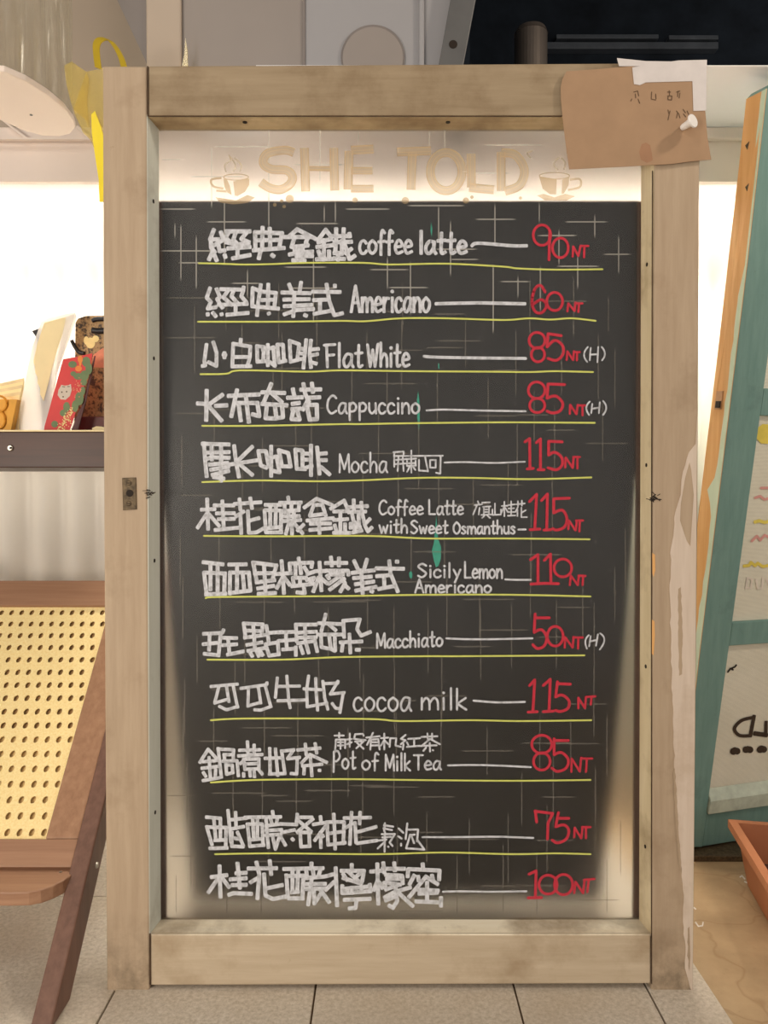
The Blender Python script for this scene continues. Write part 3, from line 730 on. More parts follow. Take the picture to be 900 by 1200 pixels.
# floor: speckled slabs with open joints over grout
mb = MB()
xs = [-2.6, -1.86, -1.51, -1.165, -0.817, -0.469, -0.120, 0.2284, 0.460, FLOOR_X]
ys = [-2.6, -2.0, -1.4, -0.86, 0.312, 0.80]
g = 0.0017
for i in range(len(xs) - 1):
    for j in range(len(ys) - 1):
        mb.box(xs[i] + g, xs[i + 1] - (g if i < len(xs) - 2 else 0), ys[j] + g, ys[j + 1] - g, -0.02, 0.0)
struct(mb.build('floor', M['tile'], bevel=0.0012))
struct(MB().box(-2.6, FLOOR_X - 0.001, -2.6, 0.8, -0.05, -0.006).build('floor_joint_bed', M['grout']))
struct(MB().box(FLOOR_X, 2.4, -2.6, 0.8, -0.05, -0.002).build('floor_concrete', M['concrete']))

# corrugated back wall
mb = MB()
x = -2.2
prof = []
pitch, dep = 0.092, 0.020
while x < 2.2:
    prof += [(x + pitch * q / 16, -dep * (0.5 + 0.5 * math.cos(2 * math.pi * q / 16))) for q in range(16)]
    x += pitch
for (a, da), (b, db) in zip(prof[:-1], prof[1:]):
    mb.face([(a, WALL_Y + da, 0), (b, WALL_Y + db, 0), (b, WALL_Y + db, Z_CORR), (a, WALL_Y + da, Z_CORR)])
wb = struct(mb.build('wall_back', M['corrugated'], fix=False))
bm = bmesh.new(); bm.from_mesh(wb.data); bmesh.ops.remove_doubles(bm, verts=bm.verts, dist=1e-5); bm.to_mesh(wb.data); bm.free()
for p in wb.data.polygons: p.use_smooth = True
so = wb.modifiers.new('thickness', 'SOLIDIFY'); so.thickness = 0.0015; so.offset = 1
struct(MB().box(-2.2, 2.2, WALL_Y + 0.012, WALL_Y + 0.05, 0, 1.72).build('wall_back_backing', M['fascia']))

# white fascia board, moulding and the flat soffit it carries
fas = MB().box(-2.2, 2.2, FAS_Y, FAS_Y + 0.02, Z_FAS_LO, Z_SOFFIT).build('trim_fascia', M['fascia'], bevel=0.002)
struct(fas)
struct(MB().box(-2.2, 2.2, FAS_Y - 0.016, FAS_Y - 0.0005, Z_FAS_HI, Z_SOFFIT - 0.0005).build('trim_moulding', M['fascia'], bevel=0.003))
SOF_Y0 = P(860, 75, 0.3)
sy = None
d = ray(860, 77.3)
sy = (_C + d * ((Z_SOFFIT - _C.z) / d.z)).y
SOFX = P(300, 75, sy).x
struct(MB().box(SOFX, 2.6, sy, 1.94, Z_SOFFIT, Z_SOFFIT + 0.0015).build('ceiling_soffit', M['soffit']))

# white panelling that rises behind the board, above the soffit
ZP = Z_SOFFIT + 0.002
PY = sy + 0.05
def xat(px, y=40, Y=None):
    return P(px, y, PY if Y is None else Y).x
ZT = 2.75
struct(MB().box(-2.2, P(240, 75, FAS_Y).x, FAS_Y - 0.001, FAS_Y + 0.02, Z_SOFFIT + 0.0005, ZT).build('wall_panel', M['warm_paint']))
struct(MB().box(xat(172), xat(358), PY - 0.001, PY + 0.02, ZP, ZT).build('wall_panel', M['white_paint']))
struct(MB().box(xat(358), xat(541), PY, PY + 0.02, ZP, ZT).build('wall_panel', M['cool_paint']))
# round-edged upright strips that cover the joints
def upright(px0, px1, thick, mat, nm='trim_upright', Y=None):
    Y = PY if Y is None else Y
    return struct(MB().box(xat(px0), xat(px1), Y - thick, Y - 0.0012, ZP, ZT).build(nm, mat, bevel=min(0.004, thick / 3)))
upright(173, 214, 0.012, M['warm_paint'])
upright(354, 358, 0.004, M['grey_paint'])
upright(491, 497, 0.010, M['cool_paint'])
# grey triangular panel leaning in the corner of the panelling
mb = MB(); pxprism(mb, [(128, -20), (172, -20), (172, 76), (170, 70)], PY - 0.004, 0.0028)
struct(mb.build('wall_panel_wedge', M['grey_paint']))

# dark recess to the right with its black ceiling
struct(MB().box(xat(541) + 0.002, 3.2, 1.9, 1.94, ZP - 0.1, 3.0).build('wall_dark_recess', M['black_ceiling']))
struct(MB().box(-2.6, 3.2, -2.6, 1.94, 3.0, 3.04).build('ceiling', M['black_ceiling']))
struct(MB().box(xat(541), xat(541) + 0.02, PY + 0.021, 1.9, ZP - 0.05, 3.0).build('wall_recess_side', M['black_ceiling']))

# ================================================================== LED STRIP
led_t = thing('led_strip', 'glowing white strip light tucked behind the white fascia above the corrugated wall', 'strip light', (0, FAS_Y + 0.06, Z_FAS_LO + 0.03))
MB().box(-2.1, 2.1, FAS_Y + 0.045, FAS_Y + 0.075, Z_FAS_LO + 0.035, Z_FAS_LO + 0.05).build('housing', M['grey_steel'], led_t)
MB().box(-2.1, 2.1, FAS_Y + 0.05, FAS_Y + 0.07, Z_FAS_LO + 0.025, Z_FAS_LO + 0.0345).build('diffuser', M['led'], led_t)

# ================================================================== MENU BOARD
GD = 0.045                 # depth from the frame's face to the glass
GY = GD
board = thing('menu_board', 'old khaki framed glass pane over a black board with a handwritten drinks menu', 'menu board', (0, 0, 0))
T = 0.058
def wood_part(name, pts, mat, y0=0.0, d=T, bevel=0.003, label=None):
    mb = MB(); pxprism(mb, pts, y0, d)
    o = mb.build(name, mat, board, bevel=bevel)
    if label: o['label'] = label
    return o
wood_part('stile', [(120, 77), (172, 77.5), (173, 600), (175.2, 1167), (125, 1168), (121.5, 600)], M['stile'], label='left upright of the frame with a latch plate')
wood_part('stile', [(767, 73), (827, 72), (820, 200), (818, 600), (812.5, 1165), (763.4, 1166), (764.5, 600)], M['stile'], label='right upright of the frame with flaking paint')
wood_part('top_rail', [(173, 77), (766.4, 73.5), (766.2, 136), (173, 136)], M['toprail'], y0=0.001)
wood_part('bottom_rail', [(175.6, 1095), (763, 1095), (763, 1153), (176, 1155)], M['rail'], y0=0.001)

def ray_y(p0, p1):
    return [p0, p1]
# linings between frame face and glass: bead faces run back from the frame's inner edge
def bead(name, a, b, inward, mat, label, dip=0.003):
    """a,b: pixels of the front inner edge; a strip as deep as the rebate, 4 mm thick, lining the opening"""
    A, B = P(a[0], a[1], 0.0015), P(b[0], b[1], 0.0015)
    w = Vector(inward)
    mb = MB()
    i = [A, B, B + Vector((0, GD - 0.0025, 0)) + w * dip, A + Vector((0, GD - 0.0025, 0)) + w * dip]
    o = [p - w * 0.004 for p in i]
    n = len(mb.v)
    mb.prism(i, -w * 0.0035)
    ob = mb.build(name, mat, board, bevel=0.0008)
    ob['label'] = label
    return ob
bead('glazing_bead', (172.6, 134), (175.4, 1096), (1, 0, 0), M['bead_mint'], 'pale grey-green lining strip on the left', 0.0075)
bead('glazing_bead', (766.2, 134), (763.2, 1096), (-1, 0, 0), M['bead_cream'], 'cream lining strip on the right', 0.0075)
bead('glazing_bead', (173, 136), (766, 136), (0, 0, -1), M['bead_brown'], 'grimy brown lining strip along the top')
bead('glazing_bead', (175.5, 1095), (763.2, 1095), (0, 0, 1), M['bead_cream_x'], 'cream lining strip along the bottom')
# dark open joints
for pts in ([(172.2, 77.5), (173.8, 77.5), (174.0, 136), (172.4, 136)], [(175.0, 1094), (176.4, 1094), (176.6, 1154), (175.2, 1154)],
            [(764.2, 200), (765.2, 200), (764.0, 640), (763.9, 1096), (763.0, 1096), (763.0, 640)], [(763.0, 1096), (764.0, 1096), (764.0, 1153), (763.0, 1153)], [(174, 135.2), (766, 135.2), (766, 136.4), (174, 136.4)]):
    mb = MB(); pxprism(mb, pts, -0.0004, 0.0012)
    mb.build('open_joint', M['seam'], board)
# nail holes and dark scuffs in the linings
def nail(px, py, Y, axis, r=0.0028):
    MB().disc(P(px, py, Y), r, axis, 0.0012, 10).build('nail_head', M['hole'], board)
def side_nail(py, left):
    ex = P(172.6 + (py - 134) * 0.0029, py, 0.0015).x + 0.0036 if left else P(766.2 - (py - 134) * 0.0031, py, 0.0015).x - 0.0036
    MB().disc((ex, 0.022, P(450, py, 0.022).z), 0.0034, (1 if left else -1, 0, 0), 0.0012, 10).build('nail_head', M['hole'], board)
for py in (236, 420, 657, 952): side_nail(py, True)
for py in (310, 545, 781, 992): side_nail(py, False)
for px, py in ((256, 1089), (423, 1089), (630, 1087)):
    nail(px, py, 0.026, (0, 0, 1), 0.0036)
for px, py in ((287, 143), (525, 143)):
    nail(px, py, 0.02, (0, 0, -1), 0.004)
def scuff(cx, cy, Y, pieces, nm):
    rnd = random.Random(cx)
    k = Ink(lambda x, y, e: P(x, y, Y - e))
    for _ in range(pieces):
        x0, y0 = cx + rnd.gauss(0, 2.6), cy + rnd.gauss(0, 2.6)
        an = rnd.uniform(-0.9, 0.9); l = rnd.uniform(1.5, 4)
        k.stroke([(x0 - l * math.cos(an), y0 - l * math.sin(an)), (x0 + l * math.cos(an), y0 + l * math.sin(an))], rnd.uniform(0.6, 1.3))
    return k.build(nm, M['hole'], board)
scuff(176, 577, -0.0008, 14, 'dark_scuff')
scuff(766, 582, -0.0008, 14, 'dark_scuff')

# old latch plate on the left stile
lp = MB(); pxprism(lp, [(143, 560), (159, 559.5), (160, 597), (144, 598)], -0.002, 0.003)
latch = lp.build('latch_plate', M['iron'], board, bevel=0.0006); latch['label'] = 'rusty iron latch plate'
MB().disc(P(152, 578, -0.0022), 0.0062, (0, -1, 0), 0.0005, 16).build('bolt_hole', M['hole'], latch)
for py in (566, 590):
    MB().disc(P(151, py, -0.0021), 0.0046, (0, -1, 0), 0.0012, 12, 0.0036).build('screw', M['iron'], latch)
    MB().box(*(lambda c: (c.x - 0.0038, c.x + 0.0038, -0.0039, -0.0032, c.z - 0.0006, c.z + 0.0006))(P(151, py, -0.003))).build('screw_slot', M['hole'], latch)

# flaking layer of pinkish paint down the right stile
def ragged(pts, amp, seed, step=7):
    r_ = random.Random(seed); out = []
    for (ax_, ay_), (bx_, by_) in zip(pts, pts[1:] + pts[:1]):
        n_ = max(1, int(math.hypot(bx_ - ax_, by_ - ay_) / step))
        for q in range(n_):
            f = q / n_
            j = r_.uniform(-amp, amp) if max(ax_, bx_) < 809 else 0
            out.append((ax_ + (bx_ - ax_) * f + j, ay_ + (by_ - ay_) * f))
    return out
mb = MB(); pxprism(mb, ragged([(817, 488), (815.5, 520), (808, 530), (801, 553), (797, 580), (791, 600), (790, 628), (786, 648), (785, 700), (787, 760), (787, 800), (789, 850), (791, 900), (793, 960), (797, 1010), (801, 1035), (801, 1080), (803, 1110), (802, 1135), (806, 1146), (809, 1158), (811.5, 1162), (815.5, 700)], 1.0, 4), -0.0011, 0.0012)
mb.build('flaking_paint', M['peel'], board)['label'] = 'pinkish layer of flaking paint'
mb = MB(); pxprism(mb, [(803, 560), (798, 590), (797, 610), (805, 634), (809, 640), (811, 610), (813, 580), (810, 550), (808, 542)], -0.0015, 0.0005)
mb.build('bare_patch', M['stile'], board)['label'] = 'bare khaki patch inside the flaking paint'
for pts in ([(789, 905), (791, 900), (793, 930), (796, 985), (799, 1020), (797, 1022), (792, 970)], [(795, 690), (798, 688), (800, 740), (799, 790), (796, 792), (795, 740)], [(806, 1088), (808, 1086), (809, 1120), (808, 1138), (806, 1120)]):
    mb = MB(); pxprism(mb, ragged(pts, 0.6, 9, 5), -0.0015, 0.0005)
    mb.build('bare_patch', M['stile'], board)
for pts in ([(764.5, 648), (767.5, 650), (768, 668), (766, 676), (764.6, 672)], [(764.2, 726), (767, 728), (767.5, 745), (766, 768), (764, 766)]):
    mb = MB(); pxprism(mb, pts, -0.0006, 0.0005)
    mb.build('bare_patch', M['orange_wood'], board)

# added dark strips: shade along the frame's back edge, put into colour
for a_, b_ in ((P(173, 600, 0.05).x, P(189.5, 600, 0.05).x), (P(748, 600, 0.05).x, P(766, 600, 0.05).x)):
    MB().box(a_, b_, 0.0582, 0.0685, P(450, 1085, 0.06).z, P(450, 237, 0.06).z).build('edge_shade_strip', M['legwood'], board)
# glass pane, its scored cross pattern, and the black board leaning behind it
g0 = P(184, 150, GY); g1 = P(753, 1080, GY)
gm = MB().box(g0.x - 0.006, g1.x + 0.006, GY, GY + 0.004, g1.z - 0.006, g0.z + 0.006)
pane = gm.build('glass_pane', M['glass'], board)
TOPB = P(186, 236, GY + 0.008)
CX, HW = 0.0275, 0.430
ztop = P(450, 236, GY + 0.026).z
NB = 24
prof = []
for i in range(NB + 1):
    f = i / NB
    s = max(0.0, (f - 0.30) / 0.70) ** 1.25
    prof.append((GY + 0.026 + 0.205 * s, ztop - f * (ztop - 0.011)))
mb = MB()
i0 = 0
for (ya, za), (yb, zb_) in zip(prof[:-1], prof[1:]):
    for dy_ in (0.0, 0.005):
        q = [(CX - HW, ya + dy_, za), (CX + HW, ya + dy_, za), (CX + HW, yb + dy_, zb_), (CX - HW, yb + dy_, zb_)]
        mb.face(q if dy_ == 0 else q[::-1])
    for sx in (-1, 1):
        q = [(CX + sx * HW, ya, za), (CX + sx * HW, yb, zb_), (CX + sx * HW, yb + 0.005, zb_), (CX + sx * HW, ya + 0.005, za)]
        mb.face(q)
(ya, za), (yb, zb_) = prof[0], prof[-1]
mb.face([(CX - HW, ya, za), (CX + HW, ya, za), (CX + HW, ya + 0.005, za), (CX - HW, ya + 0.005, za)])
mb.face([(CX - HW, yb, zb_), (CX + HW, yb, zb_), (CX + HW, yb + 0.005, zb_), (CX - HW, yb + 0.005, zb_)])
bp = mb.build('black_board', M['panel_black'], board, fix=False)
bm = bmesh.new(); bm.from_mesh(bp.data)
bmesh.ops.remove_doubles(bm, verts=bm.verts, dist=1e-5)
bmesh.ops.recalc_face_normals(bm, faces=bm.faces)
bm.to_mesh(bp.data); bm.free()
bp['label'] = 'matt black bowed board leaning away behind the glass'

rnd = random.Random(11)
def onglass(lift):
    return lambda x, y, e: P(x, y, GY - lift - e)
sc = Ink(onglass(0.0003))
H = [(172, 250, 322), (187, 188, 215), (193, 342, 404), (207, 222, 288), (245, 186, 230), (260, 241, 290), (262, 346, 398), (245, 404, 458), (170, 567, 637), (203, 542, 598), (241, 477, 545), (257, 556, 606), (260, 661, 713), (276, 629, 677), (292, 510, 560), (304, 526, 562), (312, 652, 703), (298, 706, 740), (330, 585, 622), (294, 186, 252), (308, 208, 240), (313, 332, 384), (332, 270, 306), (316, 432, 480), (337, 454, 503)]
V = [(315, 150, 268), (263, 228, 312), (380, 240, 262), (248, 172, 245), (375, 150, 215), (420, 152, 168), (503, 152, 172), (521, 150, 175), (580, 238, 288), (607, 322, 350), (632, 236, 262), (697, 250, 280), (655, 268, 312), (677, 298, 340), (514, 240, 285), (528, 258, 325), (725, 275, 322), (713, 345, 392), (290, 315, 350), (454, 300, 340), (481, 305, 370), (230, 275, 340), (205, 260, 280), (393, 235, 262), (621, 325, 420), (212, 262, 330)]
rows_y = 352
while rows_y < 1060:
    cx = 205 + rnd.uniform(0, 26)
    while cx < 742:
        yy = rows_y + rnd.uniform(-18, 18)
        if rnd.random() < 0.8:
            V.append((cx, yy - rnd.uniform(26, 48), min(1072, yy + rnd.uniform(26, 48))))
        if rnd.random() < 0.62:
            l = rnd.uniform(18, 34); ox = rnd.uniform(-12, 12)
            if cx + ox - l > 187 and cx + ox + l < 749:
                H.append((min(1070, yy + rnd.uniform(-8, 8)), cx + ox - l, cx + ox + l))
        cx += rnd.uniform(34, 62)
    rows_y += 58
scd = Ink(onglass(0.0003))
for y, x0, x1 in H:
    (sc if y < 345 else scd).poly([(x0, y), (x0 + 6, y - 0.8), (x1 - 6, y - 0.8), (x1, y), (x1 - 6, y + 0.8), (x0 + 6, y + 0.8)])
for x, y0, y1 in V:
    (sc if (y0 + y1) / 2 < 350 else scd).poly([(x, y0), (x + 0.7, y0 + 6), (x + 0.7, y1 - 6), (x, y1), (x - 0.7, y1 - 6), (x - 0.7, y0 + 6)])
sc.build('lit_cross_pattern', M['scored'], pane)
scd.build('shaded_cross_pattern', M['scored_shaded'], pane)

# ------------------------------------------------------------------ heading in tan paint
HEAD = [(240, 160, 4.5, "470,85 420,72 330,90 308,140 350,172 430,178 462,210 450,250 400,280 340,270 295,240", True),
        (240, 160, 4.5, "525,60 532,290;680,60 685,285", False), (240, 160, 4.5, "760,75 755,280;770,72 890,66;770,180 885,180;770,275 890,275", False),
        (440, 160, 3.6, "90,65 235,60;155,70 150,225", False), (440, 160, 3.6, "403,72 405,215;395,215 500,225", False),
        (440, 160, 3.6, "530,65 530,230", False), (440, 160, 3.6, "530,68 590,78 628,140 608,205 545,232", True)]
def px_strokes(t, x0, y0, s):
    return [[(x0 + float(q.split(',')[0]) / s, y0 + float(q.split(',')[1]) / s) for q in st.split()] for st in t.split(';')]
O_PTS = [(440 + 298 / 3.6 + 18.5 * math.cos(2 * math.pi * k / 30), 160 + 148 / 3.6 + 22.5 * math.sin(2 * math.pi * k / 30)) for k in range(31)]
LET = [([p for p in px_strokes(t, x0, y0, s)], cv) for x0, y0, s, t, cv in HEAD]
LET[1][0].append([(362, 197.3), (387, 198)])
strokes_D = LET.pop(); strokes_Db = LET.pop()
LET.append((strokes_Db[0] + strokes_D[0], None)); LET.append(([O_PTS], False))
for stks, cv in LET:
    fill = Ink(onglass(0.0005)); edge = Ink(onglass(0.0010))
    for q, st_ in enumerate(stks):
        c_ = (q == 1) if cv is None else cv
        wid = 9.5 if len(stks) < 3 or q < 2 else 8
        if len(stks) == 3 and q == 2 and abs(st_[0][1] - st_[-1][1]) < 2 and st_[0][0] == 362:
            wid = 5
        fill.ribbon(st_, wid, 0, c_)
        for o_ in (-1, 1):
            edge.ribbon(st_, 1.7, o_ * (wid / 2 - 0.4), c_)
        edge.ribbon(st_, 1.0, 0.8, c_)
    o = fill.build('heading_letter', M['tan_paint_soft'], board)
    edge.build('brush_edge', M['tan_paint'], o)

def cup(name, x0, y0, s, body1, body2, rim, handle, saucer, steam, label):
    k = Ink(onglass(0.0006))
    for b in (body1, body2):
        k.poly([(x0 + a / s, y0 + c / s) for a, c in b])
    k.ribbon([(x0 + (rim[0] + rim[2] * math.cos(2 * math.pi * j / 28)) / s, y0 + (rim[1] + rim[3] * math.sin(2 * math.pi * j / 28)) / s) for j in range(29)], 1.3)
    for q in px_strokes(handle, x0, y0, s): k.ribbon(q, 2.6, 0, True)
    k.poly([(x0 + a / s, y0 + c / s) for a, c in saucer])
    o = k.build(name, M['tan_paint'], board); o['label'] = label
    for q in px_strokes(steam, x0, y0, s):
        k2 = Ink(onglass(0.0008)); k2.ribbon(q, 1.8, 0, True)
        k2.build('painted_steam', M['tan_paint_soft'], o)
    return o
cup('painted_coffee_cup', 240, 160, 4.5, [(98, 222), (118, 228), (132, 260), (142, 308), (118, 295), (104, 265)], [(150, 236), (235, 222), (234, 255), (212, 292), (172, 314), (158, 312)], (165, 214, 66, 16),
    "88,218 35,228 45,262 98,275;60,285 115,290", [(55, 320), (110, 328), (165, 336), (225, 308), (265, 322), (225, 350), (150, 358), (80, 348)], "112,188 106,150 135,125 127,95;150,185 162,150 132,105;185,185 192,150 155,110", 'tan painted coffee cup at the left of the heading')
cup('painted_coffee_cup', 440, 160, 3.6, [(690, 168), (765, 180), (762, 245), (735, 243), (705, 220)], [(788, 182), (818, 168), (815, 205), (795, 240), (785, 243)], (755, 166, 64, 14),
    "820,182 862,180 862,212 812,226", [(680, 248), (710, 242), (755, 256), (800, 242), (842, 252), (805, 270), (715, 269)], "770,142 752,115 775,88;795,140 800,110 785,90;655,90 640,70 665,60", 'tan painted coffee cup at the right of the heading')
for x, y, r in ((339.5, 233, 4.8), (416, 234.5, 3.2), (330, 235.5, 2), (322, 240, 2.2), (333, 242, 2), (475, 235, 4.2), (546, 235, 3.6), (553, 231, 2.1), (610, 232, 2)):
    dk = Ink(onglass(0.0007)); dk.dot((x, y), r)
    dk.build('painted_dot', M['tan_paint'], board)

# ------------------------------------------------------------------ the twelve menu rows
for r in ROWS:
    nm = Ink(onglass(0.0006))
    for x0, y0, s, t in r['name']:
        nm.data(t, x0, y0, s, r['w'])
    nm.build('drink_name_lettering', M['chalk'], board)['label'] = 'white marker characters of the drink on the ' + r['what'].split(',')[0]
    if r['words'] or r.get('small'):
        en = Ink(onglass(0.0008))
        for wd in r['words']:
            write_word(en, *wd)
        if r.get('small'):
            x0, y0, s, w, t = r['small']
            en.data(t, x0, y0, s, w)
        en.build('description_lettering', M['chalk'], board)['label'] = 'small white marker words on the ' + r['what'].split(',')[0]
    w, pts = r['dash']
    ds = Ink(onglass(0.0009)); ds.stroke(pts, w, True)
    ds.build('dash_stroke', M['chalk'], board)
    x0, y0, dig, rings, nt, hot = r['price']
    pr = Ink(onglass(0.001))
    for st in dig.split(';'):
        pr.data(st, x0, y0, 4.5, 3.3, len(st.split()) > 4)
    for cx, cy, rx, ry in rings:
        pr.ring((x0 + cx / 4.5, y0 + cy / 4.5), rx / 4.5, ry / 4.5, 3.1)
    pr.data(nt, x0, y0, 4.5, 2.6)
    pr.build('price_lettering', M['chalk_red'], board)['label'] = 'red marker price on the ' + r['what'].split(',')[0]
    if hot:
        ht = Ink(onglass(0.001))
        for q in px_strokes(hot, x0, y0, 4.5):
            if len(q) == 3:      # a bracket: one smooth bow through its three points
                a, m, b = q
                c_ = (2 * m[0] - (a[0] + b[0]) / 2, 2 * m[1] - (a[1] + b[1]) / 2)
                q = [tuple((1 - t) ** 2 * a[j] + 2 * t * (1 - t) * c_[j] + t * t * b[j] for j in (0, 1)) for t in [i / 10 for i in range(11)]]
            ht.stroke(q, 2.0)
        ht.build('hot_mark_lettering', M['chalk'], board)['label'] = 'white bracketed letter after the price on the ' + r['what'].split(',')[0]
    if r['rule']:
        ru = Ink(onglass(0.0007)); ru.stroke(r['rule'], 2.0, True)
        ru.build('rule_line', M['chalk_yellow'], board)

for drip in ([(511.3, 604), (513.5, 632), (517, 641), (516.5, 655), (514, 663), (511, 665), (508.5, 657), (506, 645), (508.5, 636)],
             [(490, 458), (491.5, 470), (492, 492), (491, 505), (489, 490), (488.6, 468)],
             [(505.2, 260), (506.6, 268), (506, 278), (504.5, 270)],
             [(479.5, 671), (481.5, 669), (483.3, 672), (483, 677), (481, 678), (479.4, 675)],
             [(513.4, 426), (514.6, 426), (515, 432), (513.6, 432)]):
    tl = Ink(onglass(0.0004)); tl.poly(drip)
    tl.build('teal_paint_drip', M['chalk_teal'], board)
# ================================================================== PAPER NOTE AND PUSH PIN
note = thing('paper_note', 'brown kraft paper note taped over the upper right corner of the frame', 'note', (P(745, 190, 0).x, -0.006, P(745, 190, 0).z))
NY = -0.0048
mb = MB(); pxprism(mb, [(657, 102), (659, 93), (664, 83.5), (700, 81), (741, 77.5), (812, 95), (827.5, 96), (826.5, 130), (829, 160), (833.5, 187), (810, 189), (788, 192), (728, 195.5), (667, 198.5), (664, 178), (660.5, 150), (657.5, 118)], NY, 0.0006)
mb.build('sheet', M['kraft'], note)
mb = MB(); pxprism(mb, [(741, 79), (743, 98.5), (750, 99.7), (757, 96.5), (811.5, 95), (812.7, 130), (827.4, 129.5), (828.5, 70), (795, 70.8), (757, 76)], NY - 0.0008, 0.0006)
mb.build('tape', M['tape'], note)['label'] = 'white paper tape bent round the corner of the note'
mb = MB(); pxprism(mb, [(723, 68), (725.5, 77.5), (757, 77.5), (790, 72), (757, 71.5)], NY + 0.0008, 0.0006)
mb.build('tape', M['tape'], note)['label'] = 'white tape end that sticks up above the frame'
inkn = Ink(lambda x, y, e: P(x, y, NY - 0.0003 - e))
inkn.data("440,205 460,200 465,225;448,215 450,235;462,240 470,262;430,240 425,250;530,205 528,240 550,245;550,215 552,240;610,205 625,205;618,198 620,220;610,225 632,225 630,245 612,243 612,228;655,205 672,200;663,200 660,228;672,210 668,235;612,295 618,320;622,300 612,345;655,300 668,318;660,310 655,335;668,320 672,335;688,292 700,310;690,315 702,330;708,300 716,318", 640, 60, 4.286, 1.0)
inkn.build('handwriting', M['ink'], note)
st = Ink(lambda x, y, e: P(x, y, NY - 0.0002 - e))
st.poly([(757, 167), (762, 170), (764, 180), (765, 188), (758, 191), (751, 187), (749, 178), (752, 169)])
st.build('water_stain', M['kraft_stain'], note)

pin = thing('push_pin', 'white plastic push pin stuck through the brown paper note', 'push pin', tuple(P(800, 150, NY)))
b0 = P(799, 150, NY - 0.001); ax = Vector((0.5, -0.8, 0.14)).normalized()
MB().disc(b0, 0.0045, ax, 0.004, 18, 0.0055).build('collar', M['pin'], pin, smooth=False)
MB().disc(b0 + ax * 0.0035, 0.0052, ax, 0.017, 18, 0.0072).build('grip', M['pin'], pin)
MB().disc(b0 + ax * 0.020, 0.0118, ax, 0.003, 24, 0.0112).build('head', M['pin'], pin, bevel=0.0008)
MB().disc(b0 + ax * 0.003, 0.0006, -ax, 0.012, 8).build('needle', M['bolt'], pin)

# ================================================================== RECLINED CANE CHAIR (left)
SL = Vector((0, 0.9, 1.0)).normalized()       # direction up the reclined panel
CN = Vector((0, -1.0, 0.9)).normalized()      # towards the viewer, out of the panel
c0 = Vector((0, PZ(60, 1200, 0).y, 0))
def CP(px, py):
    return PP(px, py, c0, CN)
def slope(px, py):
    return (CP(px, py) - c0).dot(SL)
chair = thing('folding_chair', 'brown wooden folding chair with a yellow cane panel beside the framed menu', 'chair', (-0.78, -0.05, 0))
XR, XL = -0.536, -1.096                       # outer faces of the two legs
SR, SLX = -0.570, -1.062
CR, CL = -0.632, -1.000
tT0, tT1 = slope(60, 712), slope(60, 683)
tB0, tB1 = slope(30, 1018), slope(30, 985)
def cpt(x, t, n=0.0):
    return Vector((x, c0.y, 0)) + SL * t + CN * n
def cbox(mb, x0, x1, t0, t1, n0, n1):
    return mb.prism([cpt(x0, t0, n0), cpt(x1, t0, n0), cpt(x1, t1, n0), cpt(x0, t1, n0)], CN * (n1 - n0))
cbox(MB(), SR - 0.0005, SLX + 0.0005, tT0, tT1, -0.014, 0.010).build('top_rail', M['chairwood_x'], chair, bevel=0.002)
cbox(MB(), SR - 0.0005, SLX + 0.0005, tB0, tB1, -0.014, 0.010).build('bottom_rail', M['chairwood_x'], chair, bevel=0.002)
for a, b in ((SR - 0.0005, CR), (SLX + 0.0005, CL)):
    cbox(MB(), a, b, tB1 + 0.0004, tT0 - 0.0004, -0.014, 0.010).build('side_rail', M['chairwood'], chair, bevel=0.002)
# cane sheet with real holes
mb = MB()
px_, pt_ = 0.0232, 0.0292
seg = 12
rows = int((tT0 - tB1) / pt_)
pt_ = (tT0 - tB1 + 0.002) / rows
for r in range(rows):
    ta = tB1 - 0.001 + r * pt_
    off = (r % 3) * px_ / 3
    cx0 = CL - 0.001
    xcells = []
    xx = cx0 - off
    while xx < CR + 0.001:
        xcells.append((max(xx, cx0), min(xx + px_, CR + 0.001), xx, xx + px_)); xx += px_
    for xa, xb, fa, fb in xcells:
        if xb - xa < 1e-4: continue
        cx, cy = (fa + fb) / 2, ta + pt_ / 2
        if xb - xa < px_ * 0.9:
            mb.face([cpt(xa, ta), cpt(xb, ta), cpt(xb, ta + pt_), cpt(xa, ta + pt_)]); continue
        inner, outer = [], []
        for k in range(seg):
            an = 2 * math.pi * (k + 0.5) / seg
            ca, sa = math.cos(an), math.sin(an)
            ex, ey = 0.0052 * ca + 0.0005 * sa, 0.0072 * sa
            inner.append((cx + ex, cy + ey))
            mx = max(abs(ca) / (px_ / 2), abs(sa) / (pt_ / 2))
            outer.append((cx + ca / mx, cy + sa / mx))
        # corners added so that neighbouring cells meet without gaps
        for k in range(seg):
            j = (k + 1) % seg
            pts = [inner[k], inner[j], outer[j]]
            a1, a2 = outer[j], outer[k]
            d1 = (abs(abs(a1[0] - cx) - px_ / 2) < 1e-6); d2 = (abs(abs(a2[0] - cx) - px_ / 2) < 1e-6)
            if d1 != d2:
                pts.append((cx + math.copysign(px_ / 2, a1[0] + a2[0] - 2 * cx), cy + math.copysign(pt_ / 2, a1[1] + a2[1] - 2 * cy)))
            pts.append(outer[k])
            mb.face([cpt(x, t) for x, t in pts])
mb.build('cane_panel', M['cane'], chair, solid=0.0024)['label'] = 'yellow woven cane with oval holes'
# plain slats that cross behind the cane
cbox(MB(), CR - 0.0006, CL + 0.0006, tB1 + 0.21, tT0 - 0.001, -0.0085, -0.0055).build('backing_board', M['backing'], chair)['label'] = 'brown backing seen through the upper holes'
cbox(MB(), CR - 0.0006, CL + 0.0006, tB1 + 0.001, tB1 + 0.209, -0.0085, -0.0055).build('backing_board', M['backing_light'], chair)['label'] = 'paler backing seen through the lower holes'
